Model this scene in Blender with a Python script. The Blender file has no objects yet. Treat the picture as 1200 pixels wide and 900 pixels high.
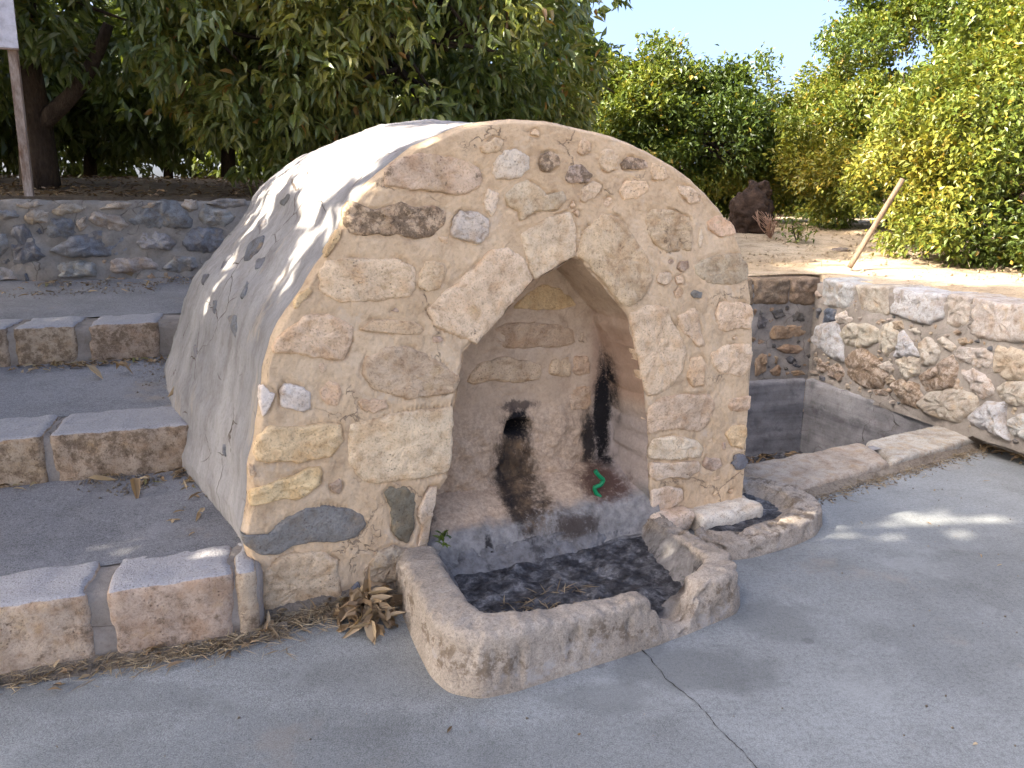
import bpy, math, random
import numpy as np
from mathutils import Vector, Matrix
from mathutils.bvhtree import BVHTree
R = math.radians
SC = bpy.context.scene
COL = SC.collection

# ------------------------------------------------------------------ camera
CAM_H, PITCH, FPX = 1.55, R(12.4), 900.0
cd = bpy.data.cameras.new('camera'); cam = bpy.data.objects.new('camera', cd); COL.objects.link(cam)
cd.sensor_width = 36.0; cd.lens = 36.0 * FPX / 1200.0
cd.clip_start = 0.05; cd.clip_end = 1000
cam.location = (0, 0, CAM_H); cam.rotation_euler = (math.pi / 2 - PITCH, 0, 0)
SC.camera = cam

# ------------------------------------------------------------------ sky and sun
SUN_EL = R(36); SUN_DIR = np.array([-0.95, -0.31])          # horizontal direction towards the sun
sun_az = math.atan2(SUN_DIR[0], SUN_DIR[1])                 # clockwise from +Y
w = bpy.data.worlds.new('World'); SC.world = w; w.use_nodes = True
wn = w.node_tree; sky = wn.nodes.new('ShaderNodeTexSky'); sky.sky_type = 'NISHITA'
sky.sun_disc = False; sky.sun_elevation = SUN_EL; sky.sun_rotation = sun_az
sky.air_density = 0.5; sky.dust_density = 6.5; sky.ozone_density = 2.6
bg = wn.nodes['Background']; bg.inputs['Strength'].default_value = 0.15
wn.links.new(sky.outputs[0], bg.inputs[0])
sl = bpy.data.lights.new('sun', 'SUN'); sl.energy = 3.5; sl.angle = R(0.53); sl.color = (1.0, 0.93, 0.82)
so = bpy.data.objects.new('sun', sl); COL.objects.link(so)
sv = Vector((SUN_DIR[0] * math.cos(SUN_EL), SUN_DIR[1] * math.cos(SUN_EL), math.sin(SUN_EL))).normalized()
so.rotation_euler = sv.to_track_quat('Z', 'Y').to_euler(); so.location = (-8, -4, 12)
SC.view_settings.view_transform = 'Standard'; SC.view_settings.look = 'None'
SC.view_settings.exposure = 2.45; SC.view_settings.gamma = 1.0

rng = np.random.default_rng(7)
# ------------------------------------------------------------------ measuring: photo pixel -> point on a real plane
cP, sP = math.cos(PITCH), math.sin(PITCH)
EYE = np.array([0, 0, CAM_H])
def ray(x, y):
    a = (x - 600) / FPX; b = (450 - y) / FPX
    return np.array([a, cP + b * sP, -sP + b * cP])
def gz(x, y, z=0.0):
    r = ray(x, y); return EYE + (z - CAM_H) / r[2] * r
def onplane(x, y, p0, n):
    r = ray(x, y); return EYE + np.dot(p0 - EYE, n) / np.dot(r, n) * r

# ------------------------------------------------------------------ noise (vectorised gradient noise)
_pr = np.random.default_rng(3); _perm = np.concatenate([_pr.permutation(256)] * 3)
_g = _pr.normal(size=(256, 3)); _g /= np.linalg.norm(_g, axis=1)[:, None]
def perlin(p):
    p = np.asarray(p, float); i = np.floor(p).astype(int); f = p - i; i &= 255
    t = f * f * f * (f * (f * 6 - 15) + 10); out = 0
    for dx in (0, 1):
        wx = t[:, 0] if dx else 1 - t[:, 0]
        for dy in (0, 1):
            wy = t[:, 1] if dy else 1 - t[:, 1]
            for dz in (0, 1):
                wz = t[:, 2] if dz else 1 - t[:, 2]
                h = _perm[_perm[_perm[i[:, 0] + dx] + i[:, 1] + dy] + i[:, 2] + dz]
                g = _g[h]
                out = out + wx * wy * wz * (g[:, 0] * (f[:, 0] - dx) + g[:, 1] * (f[:, 1] - dy) + g[:, 2] * (f[:, 2] - dz))
    return out * 1.5
def fbm(p, freq, octs=4, gain=0.5):
    s = 0; a = 1.0; p = np.asarray(p, float)
    for k in range(octs):
        s = s + a * perlin(p * freq + 17.3 * k); a *= gain; freq *= 2.03
    return s
def sstep(a, b, x):
    t = np.clip((np.asarray(x, float) - a) / (b - a), 0, 1); return t * t * (3 - 2 * t)

# ------------------------------------------------------------------ object helpers
def mesh_obj(name, verts, faces, mat, parent=None, smooth=True, tint=None, loc=None):
    me = bpy.data.meshes.new(name)
    me.from_pydata(np.asarray(verts).tolist() if not isinstance(verts, list) else verts, [], faces if isinstance(faces, list) else faces.tolist())
    me.materials.append(mat)
    if smooth: me.polygons.foreach_set('use_smooth', [True] * len(me.polygons))
    if tint is not None:
        at = me.attributes.new('tint', 'FLOAT', 'FACE'); at.data.foreach_set('value', np.asarray(tint, np.float32))
    me.update()
    o = bpy.data.objects.new(name, me); COL.objects.link(o)
    if parent is not None: o.parent = parent
    if loc is not None: o.location = loc
    return o
def fast_obj(name, V, Q, mat, parent=None, tint=None, smooth=True, n=4):
    """V (N,3), Q (M,n) index array."""
    me = bpy.data.meshes.new(name); V = np.asarray(V, np.float32); Q = np.asarray(Q, np.int32)
    me.vertices.add(len(V)); me.vertices.foreach_set('co', V.ravel())
    me.loops.add(Q.size); me.loops.foreach_set('vertex_index', Q.ravel())
    me.polygons.add(len(Q)); me.polygons.foreach_set('loop_start', np.arange(0, Q.size, Q.shape[1], dtype=np.int32))
    me.materials.append(mat); me.polygons.foreach_set('use_smooth', [smooth] * len(Q))
    if tint is not None:
        at = me.attributes.new('tint', 'FLOAT', 'FACE'); at.data.foreach_set('value', np.asarray(tint, np.float32))
    me.update(calc_edges=True); me.validate()
    o = bpy.data.objects.new(name, me); COL.objects.link(o)
    if parent is not None: o.parent = parent
    return o
def tag(o, label=None, cat=None, group=None, kind=None):
    if label: o['label'] = label
    if cat: o['category'] = cat
    if group: o['group'] = group
    if kind: o['kind'] = kind
    return o
def empty(name, loc, rz=0.0, label=None, cat=None, group=None):
    o = bpy.data.objects.new(name, None); COL.objects.link(o); o.location = loc; o.rotation_euler = (0, 0, rz)
    o.empty_display_size = 0.1
    return tag(o, label, cat, group)
def grid_faces(nu, nv, closed_u=False):
    f = []
    for i in range(nu if closed_u else nu - 1):
        a = i * nv; b = ((i + 1) % nu) * nv
        for j in range(nv - 1): f.append((a + j, b + j, b + j + 1, a + j + 1))
    return f

# ------------------------------------------------------------------ materials
class NT:
    def __init__(s, name):
        s.m = bpy.data.materials.new(name); s.m.use_nodes = True; s.t = s.m.node_tree
        s.b = s.t.nodes['Principled BSDF']; s.out = s.t.nodes['Material Output']
        s.b.inputs['Roughness'].default_value = 0.9
        if 'Specular IOR Level' in s.b.inputs: s.b.inputs['Specular IOR Level'].default_value = 0.25
        s.tc = s.t.nodes.new('ShaderNodeTexCoord').outputs['Object']; s.oi = s.t.nodes.new('ShaderNodeObjectInfo')
    def n(s, ty, **k):
        x = s.t.nodes.new(ty)
        for a, v in k.items(): setattr(x, a, v)
        return x
    def L(s, v, sock):
        if hasattr(v, 'is_output'): s.t.links.new(v, sock)
        elif isinstance(v, (tuple, list)) and len(v) == 3 and sock.type == 'RGBA': sock.default_value = (*v, 1)
        else: sock.default_value = v
    def noise(s, scale, detail=4, rough=0.6, vec=None, dist=0.0):
        x = s.n('ShaderNodeTexNoise'); s.L(vec if vec is not None else s.tc, x.inputs['Vector'])
        x.inputs['Scale'].default_value = scale; x.inputs['Detail'].default_value = detail
        x.inputs['Roughness'].default_value = rough; x.inputs['Distortion'].default_value = dist
        return x.outputs['Fac']
    def voro(s, scale, vec=None, feature='F1'):
        x = s.n('ShaderNodeTexVoronoi', feature=feature); s.L(vec if vec is not None else s.tc, x.inputs['Vector'])
        x.inputs['Scale'].default_value = scale; return x.outputs['Distance']
    def ramp(s, fac, stops):
        x = s.n('ShaderNodeValToRGB'); s.L(fac, x.inputs[0]); e = x.color_ramp.elements
        while len(e) < len(stops): e.new(0.5)
        for k, (p, c) in enumerate(stops):
            e[k].position = p; e[k].color = (c, c, c, 1) if not isinstance(c, tuple) else (*c, 1)
        return x.outputs[0]
    def rng(s, fac, a, b, c=0.0, d=1.0):
        x = s.n('ShaderNodeMapRange'); s.L(fac, x.inputs[0]); x.interpolation_type = 'SMOOTHSTEP'
        for k, v in enumerate((a, b, c, d)): s.L(v, x.inputs[k + 1])
        return x.outputs[0]
    def mix(s, fac, a, b, blend='MIX'):
        x = s.n('ShaderNodeMix', data_type='RGBA', blend_type=blend); s.L(fac, x.inputs[0]); s.L(a, x.inputs[6]); s.L(b, x.inputs[7])
        return x.outputs[2]
    def ma(s, op, a, b=0.0):
        x = s.n('ShaderNodeMath', operation=op); s.L(a, x.inputs[0]); s.L(b, x.inputs[1]); return x.outputs[0]
    def vadd(s, a, b, op='ADD'):
        x = s.n('ShaderNodeVectorMath', operation=op); s.L(a, x.inputs[0]); s.L(b, x.inputs[1]); return x.outputs[0]
    def sep(s, v):
        x = s.n('ShaderNodeSeparateXYZ'); s.L(v, x.inputs[0]); return x.outputs
    def scl(s, v, xyz):
        return s.vadd(v, xyz, 'MULTIPLY')
    def bump(s, h, strength=0.5, dist=0.01):
        x = s.n('ShaderNodeBump'); s.L(h, x.inputs['Height']); x.inputs['Strength'].default_value = strength
        x.inputs['Distance'].default_value = dist; s.t.links.new(x.outputs[0], s.b.inputs['Normal'])
    def col(s, c): s.L(c, s.b.inputs['Base Color'])
    def rough(s, v): s.L(v, s.b.inputs['Roughness'])
    def blob(s, cx, cz, rx, rz, wob=0.25, sc=9.0):
        """irregular stain centred at local (x, z)."""
        q = s.sep(s.tc)
        nx = s.ma('SUBTRACT', s.noise(sc, 7, 0.74, s.scl(s.tc, (1.0, 1.0, 0.42))), 0.5)
        dx = s.ma('DIVIDE', s.ma('SUBTRACT', q[0], cx), rx); dz = s.ma('DIVIDE', s.ma('SUBTRACT', q[2], cz), rz)
        d = s.ma('SQRT', s.ma('ADD', s.ma('MULTIPLY', dx, dx), s.ma('MULTIPLY', dz, dz)))
        d = s.ma('ADD', d, s.ma('MULTIPLY', nx, wob * 8)); n2 = s.noise(sc * 5, 5, 0.75)
        return s.ma('MULTIPLY', s.rng(d, 1.15, 0.5), s.rng(s.ma('SUBTRACT', n2, s.ma('MULTIPLY', d, 0.26)), 0.08, 0.36))

def mat_stone(name='limestone', top=False):
    s = NT(name); off = s.ma('MULTIPLY', s.oi.outputs['Random'], 37.0)
    cmb = s.n('ShaderNodeCombineXYZ'); s.L(off, cmb.inputs[0]); s.L(off, cmb.inputs[1])
    v = s.vadd(s.tc, cmb.outputs[0])
    big = s.noise(5.5, 5, 0.62, v); mid = s.noise(24, 5, 0.68, v, 0.4); fine = s.noise(120, 4, 0.7, v); grit = s.noise(380, 2, 0.6, v)
    c = s.mix(1.0, s.oi.outputs['Color'], s.ramp(big, [(0.3, (0.74, 0.71, 0.68)), (0.5, (1, 1, 1)), (0.72, (1.12, 1.1, 1.06))]), 'MULTIPLY')
    c = s.mix(0.85, c, s.ramp(mid, [(0.33, (0.70, 0.64, 0.58)), (0.47, (1, 1, 1)), (0.7, (1.13, 1.12, 1.1))]), 'MULTIPLY')
    c = s.mix(0.75, c, s.ramp(fine, [(0.32, (0.55, 0.48, 0.43)), (0.46, (1, 1, 1)), (0.7, (1.13, 1.13, 1.13))]), 'MULTIPLY')
    c = s.mix(0.7, c, s.ramp(s.noise(12, 3, 0.6, s.vadd(v, (2.0, 6.0, 8.0))), [(0.36, (0.84, 0.74, 0.64)), (0.5, (1, 1, 1)), (0.66, (1.1, 1.12, 1.14))]), 'MULTIPLY')
    ochre = s.rng(s.noise(9, 4, 0.7, s.vadd(v, (5.0, 3.0, 1.0))), 0.55, 0.72)
    c = s.mix(s.ma('MULTIPLY', ochre, 0.35), c, (0.50, 0.33, 0.15))
    lich = s.noise(16, 7, 0.78, s.vadd(v, (9.0, 1.0, 4.0)))
    thr = s.ma('SUBTRACT', 0.80, s.ma('MULTIPLY', s.oi.outputs['Alpha'], 0.34))
    lm = s.rng(s.ma('ADD', s.ma('MULTIPLY', lich, 0.8), s.ma('MULTIPLY', fine, 0.2)), thr, s.ma('ADD', thr, 0.11 if top else 0.07))
    c = s.mix(s.ma('MULTIPLY', lm, 0.85), c, s.ramp(fine, [(0.35, (0.075, 0.048, 0.028)), (0.65, (0.25, 0.175, 0.11))]))
    pv = s.voro(70, v); pit = s.ma('MULTIPLY', s.rng(pv, 0.26, 0.14), s.rng(s.noise(8, 3, 0.6, v), 0.53, 0.66))
    c = s.mix(s.ma('MULTIPLY', pit, 0.55), c, (0.13, 0.07, 0.05))
    if top:      # upward-facing surfaces mixed towards pale grey
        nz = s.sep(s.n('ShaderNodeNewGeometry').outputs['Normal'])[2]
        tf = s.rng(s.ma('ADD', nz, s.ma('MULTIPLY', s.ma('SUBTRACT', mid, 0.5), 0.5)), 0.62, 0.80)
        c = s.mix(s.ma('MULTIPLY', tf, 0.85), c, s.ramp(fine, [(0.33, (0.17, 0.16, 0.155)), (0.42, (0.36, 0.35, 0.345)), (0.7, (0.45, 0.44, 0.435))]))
    s.col(c)
    h = s.ma('ADD', s.ma('MULTIPLY', mid, 0.9), s.ma('ADD', s.ma('MULTIPLY', fine, 0.5), s.ma('MULTIPLY', grit, 0.18)))
    h = s.ma('SUBTRACT', h, s.ma('MULTIPLY', pit, 0.6))
    s.bump(h, 1.0, 0.011); s.rough(0.93); return s.m

def mat_mortar(name, base, dark, light, bump=0.6, streak=False, patch=None, crk=.6):
    s = NT(name); v = s.tc
    if streak: v = s.scl(s.tc, (1.0, 1.0, 0.45))
    big = s.noise(2.6, 6, 0.62, v); mid = s.noise(11, 6, 0.66, v, 0.3); fine = s.noise(70, 5, 0.7); grit = s.noise(330, 2, 0.6)
    c = s.ramp(big, [(0.28, dark), (0.5, base), (0.75, light)])
    c = s.mix(0.8, c, s.ramp(mid, [(0.3, (0.74, 0.70, 0.67)), (0.5, (1, 1, 1)), (0.75, (1.12, 1.12, 1.12))]), 'MULTIPLY')
    c = s.mix(0.6, c, s.ramp(fine, [(0.3, (0.72, 0.69, 0.66)), (0.5, (1, 1, 1)), (0.75, (1.1, 1.1, 1.1))]), 'MULTIPLY')
    if patch:
        c = s.mix(s.ma('MULTIPLY', s.rng(s.noise(4.5, 5, 0.7, s.vadd(v, (7.0, 2.0, 3.0))), 0.56, 0.68), 0.7), c, patch)
    if streak:
        sk = s.noise(11, 6, 0.72, s.scl(s.tc, (1.0, 1.6, 0.3)))
        c = s.mix(0.45, c, s.ramp(sk, [(0.34, (0.66, 0.62, 0.58)), (0.5, (1, 1, 1)), (0.68, (1.13, 1.12, 1.1))]), 'MULTIPLY')
    if name == 'tank_render':
        bd = s.noise(5, 5, 0.65, s.scl(s.tc, (0.12, 0.12, 1.6)))
        c = s.mix(0.9, c, s.ramp(bd, [(0.34, (0.60, 0.60, 0.62)), (0.5, (1, 1, 1)), (0.62, (1.25, 1.24, 1.22))]), 'MULTIPLY')
    ck = s.voro(3.4, s.vadd(s.tc, s.scl(s.n('ShaderNodeTexNoise').outputs['Color'], (0.25, 0.25, 0.25))), 'DISTANCE_TO_EDGE')
    h = s.ma('ADD', s.ma('MULTIPLY', mid, 1.0), s.ma('ADD', s.ma('MULTIPLY', fine, 0.45), s.ma('MULTIPLY', grit, 0.15)))
    crack = s.ma('MULTIPLY', s.rng(ck, 0.012, 0.003), s.rng(s.noise(3, 2, 0.5, s.vadd(v, (1.0, 8.0, 2.0))), 0.5, 0.6))
    c = s.mix(s.ma('MULTIPLY', crack, crk), c, (0.10, 0.075, 0.055))
    h = s.ma('SUBTRACT', h, s.ma('MULTIPLY', crack, crk * .8))
    s.col(c); s.bump(h, bump, 0.01); return s

def mat_niche():
    s = mat_mortar('niche_plaster', (0.50, 0.36, 0.235), (0.36, 0.25, 0.155), (0.58, 0.44, 0.31), 1.0, crk=.12)
    c = s.b.inputs['Base Color'].links[0].from_socket
    q = s.sep(s.tc)
    # pale granular render on the lower half
    slab = s.ma('MULTIPLY', s.rng(s.ma('ADD', q[1], s.ma('MULTIPLY', s.ma('SUBTRACT', s.noise(8, 4, 0.6), 0.5), 0.14)), 0.11, 0.03), s.rng(q[2], 0.30, 0.22))
    low = s.rng(s.ma('ADD', q[2], s.ma('MULTIPLY', s.ma('SUBTRACT', s.noise(6, 4, 0.6), 0.5), 0.35)), 0.78, 0.55)
    c = s.mix(s.ma('MULTIPLY', low, 0.75), c, s.ramp(s.noise(60, 4, 0.75), [(0.3, (0.28, 0.185, 0.115)), (0.65, (0.62, 0.45, 0.30))]))
    # reddish reveal on the right-hand jamb
    red = s.ma('MULTIPLY', s.rng(q[0], 1.66, 1.74), s.rng(q[2], 0.62, 0.72))
    c = s.mix(s.ma('MULTIPLY', red, 0.55), c, (0.33, 0.19, 0.125))
    grey = s.ma('MULTIPLY', s.rng(q[0], 1.68, 1.75), s.rng(q[2], 0.72, 0.55))
    c = s.mix(s.ma('MULTIPLY', grey, 0.6), c, (0.36, 0.32, 0.30))
    c = s.mix(slab, c, s.ramp(s.noise(22, 5, 0.7), [(0.3, (0.15, 0.135, 0.12)), (0.7, (0.36, 0.325, 0.285))]))
    brown = (0.085, 0.05, 0.028); soot = (0.012, 0.010, 0.010)
    c = s.mix(s.ma('MULTIPLY', s.blob(1.25, 0.36, 0.15, 0.30, 0.22, 9), 0.96), c, s.ramp(s.noise(13, 6, 0.72, s.scl(s.tc, (1.0, 1.0, 0.45))), [(0.36, (0.016, 0.012, 0.010)), (0.5, (0.065, 0.040, 0.022)), (0.66, (0.17, 0.105, 0.055))]))
    c = s.mix(s.ma('MULTIPLY', s.blob(1.18, 0.27, 0.04, 0.13, 0.3, 14), 0.7), c, soot)
    c = s.mix(s.ma('MULTIPLY', s.blob(1.285, 0.565, 0.10, 0.10, 0.26, 14), 1.0), c, soot)
    c = s.mix(s.ma('MULTIPLY', s.blob(1.30, 0.66, 0.12, 0.03, 0.3, 18), 0.8), c, (0.05, 0.035, 0.03))
    c = s.mix(s.ma('MULTIPLY', s.ma('MULTIPLY', s.blob(1.77, 0.56, 0.065, 0.42, 0.18, 12), s.rng(q[1], 0.16, 0.25)), 1.0), c, soot)
    c = s.mix(s.ma('MULTIPLY', s.blob(1.69, 0.43, 0.06, 0.17, 0.26, 12), 0.95), c, soot)
    c = s.mix(s.ma('MULTIPLY', s.blob(1.68, 0.26, 0.17, 0.07, 0.14, 9), 0.95), c, (0.085, 0.042, 0.028))
    c = s.mix(s.ma('MULTIPLY', s.blob(0.78, 0.30, 0.045, 0.10, 0.2, 14), 0.9), c, soot)
    c = s.mix(s.ma('MULTIPLY', s.blob(1.44, 0.13, 0.15, 0.075, 0.16, 9), s.ma('MULTIPLY', slab, 0.9)), c, (0.055, 0.038, 0.028))
    c = s.mix(s.ma('MULTIPLY', s.blob(1.00, 0.10, 0.022, 0.09, 0.2, 16), s.ma('MULTIPLY', slab, 0.9)), c, soot)
    s.col(c); return s.m

def mat_basin():
    s = NT('basin_stone'); v = s.tc
    big = s.noise(4, 5, 0.6); mid = s.noise(18, 6, 0.7); fine = s.noise(90, 4, 0.75); grit = s.noise(300, 3, 0.7)
    c = s.ramp(big, [(0.3, (0.26, 0.215, 0.165)), (0.5, (0.36, 0.30, 0.235)), (0.72, (0.46, 0.39, 0.31))])
    c = s.mix(0.8, c, s.ramp(fine, [(0.32, (0.55, 0.52, 0.5)), (0.5, (1, 1, 1)), (0.7, (1.25, 1.24, 1.22))]), 'MULTIPLY')
    c = s.mix(0.6, c, s.ramp(grit, [(0.36, (0.55, 0.55, 0.55)), (0.5, (1, 1, 1)), (0.65, (1.25, 1.25, 1.25))]), 'MULTIPLY')
    q = s.sep(s.tc)
    # brown weather stains on the outer face
    st = s.ma('MULTIPLY', s.rng(s.noise(11, 6, 0.74, s.vadd(v, (3.0, 1.0, 6.0))), 0.50, 0.60), s.ma('MULTIPLY', s.rng(q[2], 0.18, 0.14), s.rng(q[2], 0.03, 0.08)))
    c = s.mix(s.ma('MULTIPLY', st, 0.75), c, (0.13, 0.09, 0.055))
    c = s.mix(s.ma('MULTIPLY', s.ma('MULTIPLY', s.rng(s.noise(7, 5, 0.7, s.vadd(v, (8.0, 4.0, 2.0))), 0.54, 0.64), s.rng(q[2], 0.13, 0.07)), 0.6), c, (0.42, 0.39, 0.36))
    # dark water marks inside
    ins = s.ma('MULTIPLY', s.ma('MULTIPLY', s.rng(q[1], -0.735, -0.69), s.rng(s.ma('ADD', q[2], s.ma('MULTIPLY', s.ma('SUBTRACT', mid, 0.5), 0.06)), 0.165, 0.125)), s.ma('MULTIPLY', s.rng(q[0], 0.66, 0.72), s.rng(q[0], 1.83, 1.76)))
    c = s.mix(s.ma('MULTIPLY', ins, 0.8), c, s.ramp(mid, [(0.35, (0.085, 0.082, 0.082)), (0.65, (0.24, 0.23, 0.222))]))
    dk = s.ma('MULTIPLY', ins, s.rng(s.noise(7, 6, 0.7, s.scl(v, (1.0, 1.0, 0.5))), 0.50, 0.62))
    c = s.mix(s.ma('MULTIPLY', dk, 0.8), c, (0.035, 0.03, 0.028))
    c = s.mix(s.ma('MULTIPLY', s.blob(1.45, 0.15, 0.16, 0.09, 0.18, 9), s.ma('MULTIPLY', ins, 0.9)), c, (0.06, 0.042, 0.032))
    s.col(c)
    s.bump(s.ma('ADD', s.ma('MULTIPLY', mid, 1.0), s.ma('ADD', s.ma('MULTIPLY', fine, 0.7), s.ma('MULTIPLY', grit, 0.3))), 0.8, 0.008)
    return s.m

def mat_sludge():
    s = NT('black_sludge'); a = s.noise(14, 7, 0.72); b = s.noise(60, 5, 0.75)
    c = s.ramp(a, [(0.30, (0.015, 0.014, 0.015)), (0.46, (0.045, 0.043, 0.045)), (0.56, (0.12, 0.116, 0.116)), (0.68, (0.27, 0.262, 0.258))])
    c = s.mix(0.8, c, s.ramp(b, [(0.35, (0.4, 0.4, 0.4)), (0.5, (1, 1, 1)), (0.7, (1.4, 1.38, 1.35))]), 'MULTIPLY')
    s.col(c); s.bump(s.ma('ADD', a, s.ma('MULTIPLY', b, 0.6)), 1.0, 0.014); s.rough(s.rng(s.noise(5, 3), 0.4, 0.6, 0.35, 0.9)); return s.m

def mat_concrete(name, base, warm=False):
    s = NT(name); b0 = tuple(base)
    g = s.n('ShaderNodeNewGeometry').outputs['Position']
    big = s.noise(0.55, 6, 0.6, g); mid = s.noise(3.5, 6, 0.68, g); fine = s.noise(60, 4, 0.7, g); grit = s.noise(210, 3, 0.75, g); sand = s.noise(420, 2, 0.7, g)
    k = lambda f: tuple(x * f for x in b0)
    c = s.ramp(big, [(0.3, k(0.70)), (0.5, k(0.98)), (0.7, k(1.2))])
    c = s.mix(0.8, c, s.ramp(mid, [(0.3, (0.76, 0.75, 0.74)), (0.5, (1, 1, 1)), (0.72, (1.12, 1.12, 1.13))]), 'MULTIPLY')
    c = s.mix(0.7, c, s.ramp(fine, [(0.33, (0.64, 0.64, 0.63)), (0.5, (1, 1, 1)), (0.7, (1.2, 1.2, 1.2))]), 'MULTIPLY')
    gl = s.rng(s.ma('ADD', s.sep(g)[0], s.ma('MULTIPLY', s.ma('SUBTRACT', mid, 0.5), 3.0)), 0.9, -0.4, 0.55, 1.0)
    c = s.mix(gl, c, s.ramp(grit, [(0.36, (0.5, 0.5, 0.5)), (0.5, (1, 1, 1)), (0.62, (1.4, 1.4, 1.4))]), 'MULTIPLY')
    sm = s.ma('MULTIPLY', s.rng(s.noise(14, 5, 0.75, g), 0.62, 0.70), s.rng(s.noise(1.6, 3, 0.6, s.vadd(g, (3.0, 1.0, 0.0))), 0.50, 0.60))
    c = s.mix(s.ma('MULTIPLY', sm, 0.45), c, k(0.45))
    pale = s.rng(s.noise(2.1, 6, 0.7, s.vadd(g, (7.0, 5.0, 0.0))), 0.54, 0.66); c = s.mix(s.ma('MULTIPLY', pale, 0.35), c, k(1.35))
    c = s.mix(s.ma('MULTIPLY', s.rng(sand, 0.62, 0.70), 0.35), c, (0.55, 0.54, 0.52))
    ochre = s.rng(s.noise(1.7, 5, 0.7, s.vadd(g, (4.0, 9.0, 0.0))), 0.58, 0.72)
    c = s.mix(s.ma('MULTIPLY', ochre, 0.35 if not warm else 0.6), c, (0.30, 0.245, 0.185))
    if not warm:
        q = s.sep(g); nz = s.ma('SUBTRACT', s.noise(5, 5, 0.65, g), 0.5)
        def damp_shade(cx, cy, rx, ry, a=0.55):
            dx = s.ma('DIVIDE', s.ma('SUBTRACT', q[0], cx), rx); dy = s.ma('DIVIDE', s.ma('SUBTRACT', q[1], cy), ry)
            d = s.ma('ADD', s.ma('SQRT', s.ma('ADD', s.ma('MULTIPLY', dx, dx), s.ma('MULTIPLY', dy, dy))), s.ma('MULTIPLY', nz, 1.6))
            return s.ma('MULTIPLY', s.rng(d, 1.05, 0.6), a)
        for a in ((0.62, 2.42, 0.34, 0.17, 0.55), (0.30, 2.25, 0.22, 0.10, 0.4), (1.05, 2.75, 0.20, 0.22, 0.4), (-0.45, 2.35, 0.35, 0.16, 0.25), (-1.3, 2.25, 0.5, 0.10, 0.3), (-.7, 1.9, .9, .34, .28), (.3, 1.95, .5, .2, .2), (1.6, 2.6, .35, .3, .16), (2.2, 3.4, .3, .4, .14)):  # dark and damp patches; the wide near-left one is shade painted into the concrete
            c = s.mix(damp_shade(*a), c, k(0.48))
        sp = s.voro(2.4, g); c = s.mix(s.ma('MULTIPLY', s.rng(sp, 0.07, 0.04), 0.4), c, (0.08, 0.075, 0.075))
    s.col(c); s.bump(s.ma('ADD', s.ma('MULTIPLY', mid, 0.8), s.ma('ADD', s.ma('MULTIPLY', fine, 0.4), s.ma('MULTIPLY', grit, 0.3))), 0.55, 0.007)
    s.rough(0.85); return s.m

def mat_soil(name, a, b, c3):
    s = NT(name); g = s.n('ShaderNodeNewGeometry').outputs['Position']
    big = s.noise(0.7, 6, 0.65, g); mid = s.noise(7, 6, 0.72, g); fine = s.noise(55, 5, 0.75, g)
    c = s.ramp(big, [(0.3, a), (0.5, b), (0.7, c3)])
    c = s.mix(0.8, c, s.ramp(mid, [(0.32, (0.55, 0.5, 0.45)), (0.5, (1, 1, 1)), (0.72, (1.15, 1.13, 1.1))]), 'MULTIPLY')
    c = s.mix(0.8, c, s.ramp(fine, [(0.32, (0.5, 0.46, 0.42)), (0.5, (1, 1, 1)), (0.7, (1.2, 1.2, 1.2))]), 'MULTIPLY')
    if name == 'dry_soil':
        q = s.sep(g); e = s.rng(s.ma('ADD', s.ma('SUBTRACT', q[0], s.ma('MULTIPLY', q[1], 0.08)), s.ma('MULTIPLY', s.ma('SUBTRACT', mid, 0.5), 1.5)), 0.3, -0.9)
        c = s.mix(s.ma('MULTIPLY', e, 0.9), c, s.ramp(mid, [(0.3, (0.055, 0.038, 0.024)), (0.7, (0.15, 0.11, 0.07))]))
    s.col(c); s.bump(s.ma('ADD', mid, s.ma('MULTIPLY', fine, 0.7)), 1.0, 0.03); return s.m

def mat_leaf(name, stops, gloss=0.35, trans=0.35):
    s = NT(name); at = s.n('ShaderNodeAttribute'); at.attribute_name = 'tint'
    c = s.ramp(at.outputs['Fac'], stops)
    s.col(c); s.rough(0.42); s.b.inputs['Specular IOR Level'].default_value = gloss
    tr = s.n('ShaderNodeBsdfTranslucent'); s.L(s.mix(1.0, c, (1.5, 1.4, 0.6), 'MULTIPLY'), tr.inputs[0])
    mx = s.n('ShaderNodeMixShader'); mx.inputs[0].default_value = trans
    s.t.links.new(s.b.outputs[0], mx.inputs[1]); s.t.links.new(tr.outputs[0], mx.inputs[2]); s.t.links.new(mx.outputs[0], s.out.inputs[0])
    return s.m

def mat_simple(name, a, b, scale=12, bump=0.6, rough=0.9, dist=0.01, stretch=None):
    s = NT(name); v = s.scl(s.tc, stretch) if stretch else s.tc
    n1 = s.noise(scale, 6, 0.7, v); n2 = s.noise(scale * 6, 4, 0.7, v)
    c = s.ramp(n1, [(0.32, a), (0.68, b)]); c = s.mix(0.7, c, s.ramp(n2, [(0.35, (0.6, 0.58, 0.56)), (0.55, (1, 1, 1)), (0.7, (1.2, 1.2, 1.2))]), 'MULTIPLY')
    s.col(c); s.bump(s.ma('ADD', n1, s.ma('MULTIPLY', n2, 0.4)), bump, dist); s.rough(rough); return s.m

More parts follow.
